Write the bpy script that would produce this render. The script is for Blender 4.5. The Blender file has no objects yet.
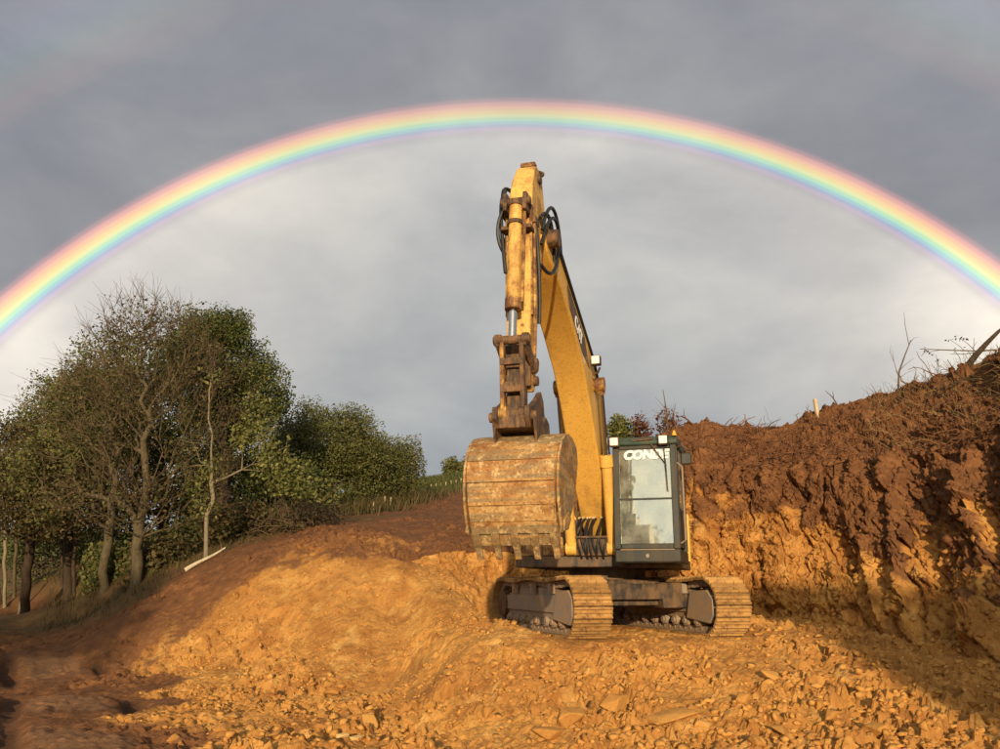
import bpy, bmesh, math, random
import numpy as np
from mathutils import Vector, Matrix
R = math.radians
random.seed(7)
rng = np.random.default_rng(11)
SC = bpy.context.scene
COL = SC.collection

# ------------------------------------------------------------------ camera
PITCH = R(14.2); FPX = 830.0; EYE = 1.6
cam = bpy.data.cameras.new('camera'); camo = bpy.data.objects.new('camera', cam); COL.objects.link(camo)
camo.location = (0, 0, EYE); camo.rotation_euler = (R(90) + PITCH, 0, 0)
cam.sensor_width = 36; cam.lens = FPX / 1000 * 36; cam.clip_end = 3000; cam.clip_start = 0.05
SC.camera = camo
CP_, SP_ = math.cos(PITCH), math.sin(PITCH)

# ------------------------------------------------------------------ sun: opposite the centre of the rainbow
ex, ey = R(1.0), R(-24.25)
a_cam = (math.sin(ex) * math.cos(ey), math.sin(ey), math.cos(ex) * math.cos(ey))
ANTI = Vector((a_cam[0], a_cam[2] * CP_ - a_cam[1] * SP_, a_cam[2] * SP_ + a_cam[1] * CP_)).normalized()
SUN_EL = -math.asin(ANTI.z); SUN_AZ = math.atan2(-ANTI.x, -ANTI.y)      # compass angle from +Y towards +X
sun = bpy.data.lights.new('sun', 'SUN'); suno = bpy.data.objects.new('sun', sun); COL.objects.link(suno)
sun.energy = 5.0; sun.angle = R(0.6); sun.color = (1.0, 0.77, 0.49)
suno.rotation_euler = ANTI.to_track_quat('-Z', 'Y').to_euler(); suno.location = (0, -30, 30)

# ------------------------------------------------------------------ world: cloud sheet over a clear sky, with the rainbow
W = bpy.data.worlds.new('World'); SC.world = W; W.use_nodes = True
nt = W.node_tree; nt.nodes.clear()
def N(t, **kw):
    n = nt.nodes.new(t)
    for k, v in kw.items(): setattr(n, k, v)
    return n
def L(a, b): nt.links.new(a, b)
def wmath(op, a, b=None, c=None):
    n = N('ShaderNodeMath', operation=op)
    for i, v in enumerate((a, b, c)):
        if v is None: continue
        if isinstance(v, (int, float)): n.inputs[i].default_value = v
        else: L(v, n.inputs[i])
    return n.outputs[0]
def ramp(fac, stops, interp='LINEAR'):
    n = N('ShaderNodeValToRGB'); r = n.color_ramp; r.interpolation = interp
    while len(r.elements) < len(stops): r.elements.new(0.5)
    for e, (p, c) in zip(r.elements, stops):
        e.position = p; e.color = (*c, 1) if len(c) == 3 else c
    L(fac, n.inputs[0]); return n.outputs[0]
def cmix(mode, a, b, f=1.0):
    n = N('ShaderNodeMix', data_type='RGBA', blend_type=mode)
    if isinstance(f, (int, float)): n.inputs[0].default_value = f
    else: L(f, n.inputs[0])
    for s, v in ((n.inputs[6], a), (n.inputs[7], b)):
        if isinstance(v, tuple): s.default_value = (*v, 1)
        else: L(v, s)
    return n.outputs[2]
tc = N('ShaderNodeTexCoord')
nrm = N('ShaderNodeVectorMath', operation='NORMALIZE'); L(tc.outputs['Generated'], nrm.inputs[0])
dot = N('ShaderNodeVectorMath', operation='DOT_PRODUCT'); L(nrm.outputs[0], dot.inputs[0]); dot.inputs[1].default_value = ANTI
ang = wmath('MULTIPLY', wmath('ARCCOSINE', dot.outputs['Value']), 180 / math.pi)
sep = N('ShaderNodeSeparateXYZ'); L(nrm.outputs[0], sep.inputs[0])
# cloud brightness by angle from the anti-solar point: brighter inside the bow, dark band outside, bright again round the sun
cloud = ramp(wmath('DIVIDE', ang, 180), [(0.0, (.33, .36, .38)), (20/180, (.37, .39, .41)), (29/180, (.50, .50, .49)), (36/180, (.57, .56, .54)), (40.2/180, (.63, .61, .58)), (40.55/180, (.60, .585, .56)),
             (41.35/180, (.36, .36, .365)), (42.6/180, (.325, .330, .35)), (55/180, (.295, .308, .345)), (85/180, (.30, .33, .38)), (125/180, (.42, .44, .46)), (145/180, (.75, .73, .66)), (162/180, (1.5, 1.38, 1.15)), (1.0, (2.2, 2.0, 1.55))])
# billows
mp = N('ShaderNodeMapping'); L(nrm.outputs[0], mp.inputs[0]); mp.inputs['Scale'].default_value = (1.3, 1.3, 2.4); mp.inputs['Location'].default_value = (3.1, 0.4, 1.7)
nz = N('ShaderNodeTexNoise'); nz.inputs['Scale'].default_value = 1.9; nz.inputs['Detail'].default_value = 6; nz.inputs['Roughness'].default_value = .5; nz.inputs['Distortion'].default_value = .5
L(mp.outputs[0], nz.inputs[0])
bill = ramp(nz.outputs[0], [(.28, (.74, .75, .78)), (.46, (.93, .935, .95)), (.58, (1.08, 1.07, 1.05)), (.75, (1.3, 1.26, 1.2))])
nz2 = N('ShaderNodeTexNoise'); nz2.inputs['Scale'].default_value = 5.5; nz2.inputs['Detail'].default_value = 7; nz2.inputs['Roughness'].default_value = .55
L(mp.outputs[0], nz2.inputs[0])
bill2 = ramp(nz2.outputs[0], [(.36, (.94, .945, .955)), (.5, (1, 1, 1)), (.64, (1.07, 1.065, 1.05))])
cloud = cmix('MULTIPLY', cmix('MULTIPLY', cloud, bill), bill2)
# brighter, warmer cloud low on both sides of the sky
side = wmath('ABSOLUTE', wmath('SUBTRACT', wmath('DIVIDE', sep.outputs['X'], wmath('MAXIMUM', sep.outputs['Y'], .15)), .03))
sidef = ramp(side, [(0.0, (.96, .97, .99)), (.15, (.98, .985, .99)), (.3, (1.10, 1.085, 1.065)), (.45, (1.25, 1.21, 1.16)), (.62, (1.46, 1.40, 1.32)), (1.0, (1.46, 1.40, 1.32))])
lowm = ramp(ang, [(0, (1, 1, 1)), (1, (1, 1, 1))])
inm = N('ShaderNodeMapRange'); L(ang, inm.inputs[0]); inm.inputs[1].default_value = 41.4; inm.inputs[2].default_value = 40.3
cloud = cmix('MULTIPLY', cloud, sidef, inm.outputs[0])
sky = N('ShaderNodeTexSky', sky_type='NISHITA'); sky.sun_disc = False; sky.sun_elevation = SUN_EL; sky.sun_rotation = SUN_AZ; sky.air_density = 1.2; sky.dust_density = 1.5
skyc = cmix('MULTIPLY', sky.outputs[0], (.11, .11, .11))
cov = ramp(nz.outputs[0], [(.2, (.93,) * 3), (.4, (.985,) * 3)])
base = cmix('MIX', skyc, cloud, cov)
# primary bow (violet inside, red outside) and the faint reversed secondary bow
def band(lo, hi, stops, power):
    m = N('ShaderNodeMapRange'); L(ang, m.inputs[0]); m.inputs[1].default_value = lo; m.inputs[2].default_value = hi
    return ramp(m.outputs[0], [((s - lo) / (hi - lo), tuple(v * power for v in c)) for s, c in stops], 'EASE')
bow1 = band(40.3, 43.0, [(40.3, (0, 0, 0)), (40.52, (.02, .0, .02)), (40.72, (.12, .02, .14)), (40.92, (.02, .07, .25)), (41.11, (.04, .31, .34)), (41.33, (.24, .58, .28)),
             (41.57, (.66, .68, .18)), (41.82, (.80, .52, .09)), (42.06, (.80, .36, .11)), (42.32, (.62, .19, .12)), (42.57, (.24, .06, .05)), (42.8, (.03, .005, .01)), (43.0, (0, 0, 0))], .92)
bow2 = band(49.0, 55.5, [(49.0, (0, 0, 0)), (50.4, (.085, .035, .02)), (51.2, (.07, .06, .02)), (52.0, (.03, .065, .045)), (53.0, (.02, .03, .06)), (54.2, (.02, .01, .03)), (55.5, (0, 0, 0))], .55)
bs = ramp(side, [(0.0, (.58,) * 3), (.3, (.8,) * 3), (.62, (1.05,) * 3)])
upm = N('ShaderNodeMapRange'); L(sep.outputs['Z'], upm.inputs[0]); upm.inputs[1].default_value = -.02; upm.inputs[2].default_value = .05
bs2 = ramp(side, [(0.0, (.0,) * 3), (.35, (.25,) * 3), (.62, (1.,) * 3)])
allbow = cmix('ADD', cmix('MULTIPLY', bow1, bs), cmix('MULTIPLY', bow2, bs2))
fin = cmix('ADD', base, cmix('MULTIPLY', allbow, upm.outputs[0]))
bg = N('ShaderNodeBackground'); L(fin, bg.inputs[0]); bg.inputs[1].default_value = 1.0
wo = N('ShaderNodeOutputWorld'); L(bg.outputs[0], wo.inputs[0])
SC.view_settings.view_transform = 'Standard'; SC.view_settings.look = 'None'; SC.view_settings.exposure = 0.0; SC.view_settings.gamma = 1
SC.cycles.max_bounces = 8; SC.cycles.transparent_max_bounces = 12; SC.cycles.use_denoising = True

# ------------------------------------------------------------------ helpers
def pix(px, py, D):
    """point on the photograph's ray (px, py) at ground distance D"""
    u = (px - 500) / FPX; v = (374.5 - py) / FPX
    y = CP_ - v * SP_; z = SP_ + v * CP_
    return np.array((u * D / y, D, EYE + z * D / y))

def _h(ix, iy, s):
    n = (ix.astype(np.int64) * 374761393 + iy.astype(np.int64) * 668265263 + s * 144665) & 0xffffffff
    n = ((n ^ (n >> 13)) * 1274126177) & 0xffffffff
    n = n ^ (n >> 16)
    return (n & 0xffff) / 65535.0
def vn(x, y, s=0):
    x = np.asarray(x, float); y = np.asarray(y, float)
    ix = np.floor(x); iy = np.floor(y); fx = x - ix; fy = y - iy
    fx = fx * fx * fx * (fx * (fx * 6 - 15) + 10); fy = fy * fy * fy * (fy * (fy * 6 - 15) + 10)
    a = _h(ix, iy, s); b = _h(ix + 1, iy, s); c = _h(ix, iy + 1, s); d = _h(ix + 1, iy + 1, s)
    return (a + (b - a) * fx + (c - a) * fy + (a - b - c + d) * fx * fy) * 2 - 1
def fbm(x, y, o=4, s=0, g=.5):
    t = 0; a = 1.0; n = 0
    for i in range(o):
        t = t + a * vn(x * 2**i + 17.3 * i, y * 2**i - 9.1 * i, s + i); n += a; a *= g
    return t / n
def plates(x, y, s=0, tilt=.6):
    """broken-clod relief: each Voronoi cell is a tilted plate with its own height; returns height, distance to joint"""
    ix = np.floor(x); iy = np.floor(y)
    d1 = np.full(x.shape, 9.); d2 = np.full(x.shape, 9.); h = np.zeros(x.shape)
    for i in (-1, 0, 1):
        for j in (-1, 0, 1):
            cx = ix + i; cy = iy + j
            px = cx + .1 + .8 * _h(cx, cy, s); py = cy + .1 + .8 * _h(cx, cy, s + 5)
            dx = x - px; dy = y - py; d = dx * dx + dy * dy
            hh = (_h(cx, cy, s + 9) - .5) + tilt * ((_h(cx, cy, s + 13) - .5) * dx + (_h(cx, cy, s + 17) - .5) * dy)
            near = d < d1
            d2 = np.where(near, d1, np.minimum(d2, d)); h = np.where(near, hh, h); d1 = np.where(near, d, d1)
    return h, np.sqrt(d2) - np.sqrt(d1)
def sst(a, b, x):
    t = np.clip((x - a) / (b - a), 0, 1); return t * t * (3 - 2 * t)

def mesh_np(name, v, f):
    v = np.ascontiguousarray(v, dtype=np.float32); f = np.asarray(f, dtype=np.int32)
    me = bpy.data.meshes.new(name); k = f.shape[1]
    me.vertices.add(len(v)); me.vertices.foreach_set('co', v.ravel())
    me.loops.add(f.size); me.loops.foreach_set('vertex_index', f.ravel())
    me.polygons.add(len(f)); me.polygons.foreach_set('loop_start', np.arange(0, f.size, k, dtype=np.int32))
    me.update(calc_edges=True); return me
def smooth(me, angle=None):
    me.polygons.foreach_set('use_smooth', np.ones(len(me.polygons), dtype=bool))
    if angle: me.set_sharp_from_angle(angle=R(angle))
def link(name, me, mat=None, parent=None):
    o = bpy.data.objects.new(name, me); COL.objects.link(o)
    if mat is not None and me is not None and not me.materials: me.materials.append(mat)
    if parent is not None: o.parent = parent
    return o
def tag(o, label=None, cat=None, group=None, kind=None):
    for k, v in (('label', label), ('category', cat), ('group', group), ('kind', kind)):
        if v: o[k] = v
    return o
def empty(name, loc=(0, 0, 0), rz=0):
    o = bpy.data.objects.new(name, None); COL.objects.link(o); o.location = loc; o.rotation_euler = (0, 0, rz); o.empty_display_size = .2
    return o
def attr(me, name, vals):
    a = me.attributes.new(name, 'FLOAT', 'POINT'); a.data.foreach_set('value', np.ascontiguousarray(vals, dtype=np.float32))
def grid_faces(nu, nv):
    i = np.arange(nu - 1)[:, None] * nv + np.arange(nv - 1)[None, :]; i = i.ravel()
    return np.c_[i, i + nv, i + nv + 1, i + 1]

# ------------------------------------------------------------------ materials
class MT:
    def __init__(s, name):
        s.m = bpy.data.materials.new(name); s.m.use_nodes = True; s.t = s.m.node_tree; s.t.nodes.clear()
        s.out = s.t.nodes.new('ShaderNodeOutputMaterial'); s.b = s.t.nodes.new('ShaderNodeBsdfPrincipled')
        s.t.links.new(s.b.outputs[0], s.out.inputs[0]); s.geo = None
        s.co = s.t.nodes.new('ShaderNodeTexCoord').outputs['Object']
    def l(s, a, b): s.t.links.new(a, b)
    def noise(s, scale, detail=5, rough=.6, stretch=None, dist=0, loc=(0, 0, 0)):
        n = s.t.nodes.new('ShaderNodeTexNoise'); n.inputs['Scale'].default_value = scale; n.inputs['Detail'].default_value = detail
        n.inputs['Roughness'].default_value = rough; n.inputs['Distortion'].default_value = dist
        m = s.t.nodes.new('ShaderNodeMapping'); m.inputs['Scale'].default_value = stretch or (1, 1, 1); m.inputs['Location'].default_value = loc
        s.l(s.co, m.inputs[0]); s.l(m.outputs[0], n.inputs[0]); return n.outputs[0]
    def voro(s, scale, feature='F1', rnd=1.0):
        n = s.t.nodes.new('ShaderNodeTexVoronoi'); n.feature = feature; n.inputs['Scale'].default_value = scale; n.inputs['Randomness'].default_value = rnd
        s.l(s.co, n.inputs[0]); return n
    def at(s, name):
        n = s.t.nodes.new('ShaderNodeAttribute'); n.attribute_name = name; return n.outputs['Fac']
    def island(s):
        return s.t.nodes.new('ShaderNodeNewGeometry').outputs['Random Per Island']
    def objrand(s):
        return s.t.nodes.new('ShaderNodeObjectInfo').outputs['Random']
    def ramp(s, fac, stops, interp='LINEAR'):
        n = s.t.nodes.new('ShaderNodeValToRGB'); r = n.color_ramp; r.interpolation = interp
        while len(r.elements) < len(stops): r.elements.new(.5)
        for e, (p, c) in zip(r.elements, stops):
            if isinstance(c, (int, float)): c = (c, c, c)
            e.position = p; e.color = (*c, 1)
        s.l(fac, n.inputs[0]); return n.outputs[0]
    def mix(s, a, b, f, mode='MIX'):
        n = s.t.nodes.new('ShaderNodeMix'); n.data_type = 'RGBA'; n.blend_type = mode; n.clamp_factor = True
        if isinstance(f, (int, float)): n.inputs[0].default_value = f
        else: s.l(f, n.inputs[0])
        for k, v in ((6, a), (7, b)):
            if isinstance(v, tuple): n.inputs[k].default_value = (*v, 1)
            else: s.l(v, n.inputs[k])
        return n.outputs[2]
    def mth(s, op, a, b=0.0):
        n = s.t.nodes.new('ShaderNodeMath'); n.operation = op
        for i, v in enumerate((a, b)):
            if isinstance(v, (int, float)): n.inputs[i].default_value = v
            else: s.l(v, n.inputs[i])
        return n.outputs[0]
    def set(s, color=None, rough=.8, metal=0.0, spec=.3, bump=None, bstr=.4, bdist=.02, trans=None):
        b = s.b
        for k, v in (('Base Color', color), ('Roughness', rough), ('Metallic', metal), ('Specular IOR Level', spec)):
            if v is None: continue
            if isinstance(v, tuple): b.inputs[k].default_value = (*v, 1)
            elif isinstance(v, (int, float)): b.inputs[k].default_value = v
            else: s.l(v, b.inputs[k])
        if bump is not None:
            n = s.t.nodes.new('ShaderNodeBump'); n.inputs['Strength'].default_value = bstr; n.inputs['Distance'].default_value = bdist
            s.l(bump, n.inputs['Height']); s.l(n.outputs[0], b.inputs['Normal'])
        return s.m

OCHRE = (.52, .262, .068); OCHRE_L = (.62, .36, .11); OCHRE_D = (.31, .14, .038); TOPS = (.165, .072, .029); TOPS_L = (.26, .118, .045)
def soil_mat():
    M = MT('soil')
    big = M.noise(.55, 5, .6); mid = M.noise(3.2, 6, .65); fin = M.noise(22, 5, .7); grit = M.noise(70, 3, .6)
    och = M.ramp(mid, [(.33, OCHRE_D), (.45, OCHRE), (.57, (.54, .265, .065)), (.68, OCHRE_L)])
    och = M.mix(och, (.37, .165, .042), M.ramp(big, [(.42, 0), (.62, .75)]))
    och = M.mix(och, (.62, .37, .12), M.ramp(fin, [(.60, 0), (.72, .55)]))
    och = M.mix(och, (.19, .085, .028), M.ramp(M.noise(9, 6, .7, loc=(4, 2, 1)), [(.55, 0), (.66, .75)]))
    och = M.mix(och, (.33, .14, .035), M.ramp(M.noise(1.3, 7, .66, (1.5, .9, 1.3), .5, (7, 3, 2)), [(.47, 0), (.6, .8)]))
    och = M.mix(och, (.60, .36, .115), M.ramp(M.noise(1.6, 6, .7, (1.6, .8, 1.2), .3, (1, 8, 5)), [(.56, 0), (.68, .75)]))
    top = M.ramp(mid, [(.25, (.09, .040, .018)), (.5, TOPS), (.75, TOPS_L)])
    top = M.mix(top, (.33, .14, .05), M.ramp(M.noise(6, 5, .7, loc=(9, 0, 3)), [(.56, 0), (.72, .7)]))
    c = M.mix(och, top, M.ramp(M.mth('ADD', M.at('soil'), M.mth('MULTIPLY', M.mth('SUBTRACT', mid, .5), .7)), [(.43, 0), (.57, 1)]))
    gr = M.ramp(M.noise(5, 5, .7), [(.3, (.07, .075, .02)), (.5, (.13, .14, .035)), (.7, (.20, .17, .07))])
    lit = M.ramp(M.noise(12, 6, .75), [(.3, (.06, .035, .018)), (.5, (.15, .085, .035)), (.7, (.10, .09, .03))])
    c = M.mix(c, lit, M.ramp(M.mth('ADD', M.at('litter'), M.mth('MULTIPLY', M.mth('SUBTRACT', fin, .5), .8)), [(.35, 0), (.65, 1)]))
    c = M.mix(c, gr, M.ramp(M.mth('ADD', M.at('grass'), M.mth('MULTIPLY', M.mth('SUBTRACT', mid, .5), .5)), [(.4, 0), (.6, 1)]))
    c = M.mix(c, (.06, .030, .016), M.ramp(M.mth('ADD', M.at('rut'), M.mth('MULTIPLY', M.mth('SUBTRACT', mid, .5), .8)), [(.35, 0), (.7, .8)]))  # dark mud tone in the ruts, also standing in for shade missing there
    c = M.mix(c, (.27, .15, .075), M.ramp(M.mth('ADD', M.at('lane'), M.mth('MULTIPLY', M.mth('SUBTRACT', M.noise(2.0, 5, .6, loc=(3, 3, 3)), .5), 2.0)), [(.55, 0), (1.1, .5)]))
    bump = M.mth('ADD', M.mth('MULTIPLY', fin, .7), M.mth('ADD', M.mth('MULTIPLY', grit, .25), M.mth('MULTIPLY', mid, .8)))
    return M.set(c, rough=.92, spec=.18, bump=bump, bstr=.9, bdist=.04)
SOIL = soil_mat()
def clod_mat():
    M = MT('clod')
    n = M.noise(5, 5, .65); f = M.noise(26, 4, .7)
    c = M.ramp(n, [(.3, (.33, .14, .033)), (.5, OCHRE), (.72, (.60, .33, .095))])
    rv = M.mth('ADD', M.island(), 0.0)
    c = M.mix(c, M.ramp(rv, [(0, (.26, .11, .03)), (.25, (.40, .18, .042)), (.7, (.50, .24, .055)), (1, (.58, .31, .085))]), .55)
    return M.set(c, rough=.9, spec=.2, bump=M.mth('ADD', n, M.mth('MULTIPLY', f, .5)), bstr=.6, bdist=.02)
CLOD = clod_mat()
def pale_rock():
    M = MT('pale_rock'); n = M.noise(9, 5, .7)
    return M.set(M.ramp(n, [(.3, (.46, .26, .08)), (.55, (.68, .46, .18)), (.75, (.75, .58, .30))]), rough=.85, bump=n, bstr=.5)
PALE = pale_rock()
def paint(name, c, dirt=(.33, .16, .05), amt=.5, rough=.42, scale=3.0, rust=True, fade=None, wear=.45, ind=False):
    M = MT(name)
    n = M.noise(scale, 6, .65); s = M.noise(scale * 2.2, 5, .7, (1, 1, .18)); f = M.noise(38, 4, .7); sp = M.noise(13, 5, .75, loc=(3, 1, 7))
    col = M.mix(c, tuple(min(1, v * 1.12 + .01) for v in (fade or c)), M.ramp(n, [(.35, 0), (.7, 1)]))
    d = M.ramp(M.mth('MULTIPLY', M.mth('ADD', n, s), .5), [(wear, 0), (wear + .16, amt)])
    col = M.mix(col, dirt, d)
    if rust: col = M.mix(col, (.14, .055, .022), M.ramp(sp, [(.57 + (wear - .42), 0), (.62 + (wear - .42), .85)]))
    col = M.mix(col, tuple(v * .5 for v in dirt), M.ramp(f, [(.54, 0), (.68, .6)]))
    if ind: col = M.mix(col, M.mix(col, (.45, .42, .38), 1.0, 'MULTIPLY'), M.ramp(M.objrand(), [(0, 0), (1, .9)]))
    rg = M.ramp(n, [(.3, rough), (.7, min(1, rough + .3))])
    return M.set(col, rough=rg, spec=.4, bump=M.mth('ADD', M.mth('MULTIPLY', n, .6), M.mth('MULTIPLY', f, .3)), bstr=.22, bdist=.01)
YEL = paint('yellow_paint', (.68, .385, .07), (.34, .16, .04), .6, .42, 2.0, wear=.50)
YEL2 = paint('yellow_worn', (.60, .35, .085), (.13, .055, .022), 1.0, .55, 5.0, wear=.38)
YELA = paint('yellow_arm', (.70, .42, .10), (.22, .09, .03), .9, .5, 3.4, wear=.455)
BLK = paint('black_steel', (.022, .021, .020), (.20, .11, .045), .75, .5, 4.0, rust=False, wear=.42)
GRN = paint('cab_dark_paint', (.014, .019, .016), (.10, .07, .035), .5, .42, 4.0, rust=False)
GRNR = paint('cab_roof_green', (.028, .062, .05), (.14, .10, .05), .45, .5, 5.0, rust=False)
GREY = paint('grey_muddy_steel', (.24, .21, .175), (.38, .21, .08), .8, .6, 4.5, rust=False, wear=.42)
RUST = paint('greasy_rust_steel', (.042, .026, .016), (.30, .15, .055), .75, .55, 8.0)
MUDST = paint('track_shoe_steel', (.30, .165, .06), (.50, .28, .085), 1.0, .8, 7.0, rust=True, wear=.40, ind=True)
def bucket_mat():
    M = MT('bucket_steel')
    n = M.noise(2.6, 7, .7, (1, 1, 1.8)); s = M.noise(8, 6, .75); f = M.noise(30, 5, .75); h = M.noise(2.0, 5, .6, (.35, .35, 5), loc=(2, 5, 1))
    c = M.ramp(n, [(.34, (.17, .08, .03)), (.45, (.32, .145, .04)), (.54, (.43, .235, .075)), (.64, (.50, .33, .13))])
    c = M.mix(c, (.22, .16, .08), M.ramp(h, [(.46, 0), (.56, .85)]))
    c = M.mix(c, (.60, .42, .19), M.ramp(s, [(.53, 0), (.62, .85)]))
    c = M.mix(c, (.12, .05, .022), M.ramp(f, [(.52, 0), (.64, .8)]))
    return M.set(c, rough=.72, spec=.35, bump=M.mth('ADD', M.mth('MULTIPLY', s, .8), M.mth('MULTIPLY', f, .5)), bstr=.8, bdist=.015)
BUCK = bucket_mat()
def plain(name, c, rough=.6, metal=0.0, spec=.4, var=.35, scale=12):
    M = MT(name); n = M.noise(scale, 4, .6)
    return M.set(M.ramp(n, [(.3, tuple(v * (1 - var) for v in c)), (.7, tuple(v * (1 + var) for v in c))]), rough=rough, metal=metal, spec=spec, bump=n, bstr=.1)
RUB = plain('hose_rubber', (.018, .017, .016), .5)
CHR = plain('chrome_rod', (.62, .60, .56), .18, 1.0, var=.1)
LENS = plain('lamp_lens', (.80, .80, .74), .15, var=.06)
WHT = plain('white_lettering', (.80, .80, .77), .5, var=.08)
AMB = plain('amber_lens', (.75, .38, .04), .25, var=.1)
SEATM = plain('seat_cloth', (.05, .045, .04), .9)
STAKE = plain('pale_timber', (.55, .42, .24), .8, var=.25, scale=20)
def glass():
    M = MT('dusty_glass')
    t = M.t.nodes.new('ShaderNodeBsdfTransparent'); t.inputs[0].default_value = (.80, .86, .80, 1)
    g = M.t.nodes.new('ShaderNodeBsdfGlossy'); g.inputs['Roughness'].default_value = .03; g.inputs[0].default_value = (.95, 1, .95, 1)
    d = M.t.nodes.new('ShaderNodeBsdfDiffuse'); d.inputs[0].default_value = (.70, .70, .62, 1)
    m1 = M.t.nodes.new('ShaderNodeMixShader'); m2 = M.t.nodes.new('ShaderNodeMixShader')
    lw = M.t.nodes.new('ShaderNodeLayerWeight'); lw.inputs[0].default_value = .35
    M.l(M.mth('ADD', M.mth('MULTIPLY', lw.outputs['Fresnel'], .9), .27), m1.inputs[0]); M.l(t.outputs[0], m1.inputs[1]); M.l(g.outputs[0], m1.inputs[2])
    M.l(M.ramp(M.noise(2.2, 6, .65), [(.38, .03), (.62, .22)]), m2.inputs[0]); M.l(m1.outputs[0], m2.inputs[1]); M.l(d.outputs[0], m2.inputs[2])
    M.l(m2.outputs[0], M.out.inputs[0]); return M.m
GLS = glass()
def leafm(name, stops, trans=.3):
    M = MT(name)
    c = M.ramp(M.island(), stops)
    c = M.mix(c, M.mix(c, (.6, .6, .6), 1.0, 'MULTIPLY'), M.ramp(M.noise(1.5, 3), [(.44, 0), (.58, 1)]))
    M.set(c, rough=.65, spec=.25)
    tr = M.t.nodes.new('ShaderNodeBsdfTranslucent'); M.l(c, tr.inputs[0])
    ms = M.t.nodes.new('ShaderNodeMixShader'); ms.inputs[0].default_value = trans
    M.l(M.b.outputs[0], ms.inputs[1]); M.l(tr.outputs[0], ms.inputs[2]); M.l(ms.outputs[0], M.out.inputs[0]); return M.m
LF_OAK = leafm('leaf_dark_green', [(0, (.05, .066, .017)), (.5, (.108, .13, .032)), (.85, (.17, .178, .046)), (1, (.22, .18, .055))])
LF_BRN = leafm('leaf_autumn_brown', [(0, (.07, .058, .022)), (.35, (.13, .092, .036)), (.65, (.17, .115, .045)), (.8, (.10, .105, .03)), (1, (.13, .13, .04))])
LF_OLV = leafm('leaf_olive', [(0, (.08, .09, .025)), (.5, (.145, .155, .043)), (.85, (.20, .19, .056)), (1, (.23, .165, .055))])
LF_LIM = leafm('leaf_pale_green', [(0, (.12, .13, .03)), (.5, (.20, .21, .055)), (1, (.28, .25, .08))])
LF_RED = leafm('leaf_russet', [(0, (.11, .04, .018)), (.5, (.19, .065, .03)), (1, (.24, .11, .05))])
def barkm(name, a, b):
    M = MT(name); n = M.noise(6, 5, .7, (1, 1, .3)); f = M.noise(28, 4, .7, (1, 1, .4))
    return M.set(M.mix(M.ramp(n, [(.3, a), (.7, b)]), tuple(v * .5 for v in a), M.ramp(f, [(.5, 0), (.75, .7)])), rough=.9, spec=.15, bump=f, bstr=.5)
BARK = barkm('bark_olive_brown', (.06, .047, .026), (.135, .105, .058)); BARKP = barkm('bark_pale', (.15, .12, .075), (.27, .22, .14)); LOGM = barkm('stripped_wood', (.42, .34, .22), (.58, .50, .36)); BARKD = barkm('bark_dark', (.035, .024, .016), (.08, .055, .034))
TWIG = barkm('twig_brown', (.085, .055, .032), (.17, .115, .065)); ROOT = barkm('root_russet', (.10, .042, .02), (.24, .11, .05)); STRAW = barkm('dry_straw', (.22, .15, .06), (.42, .30, .13))
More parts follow.
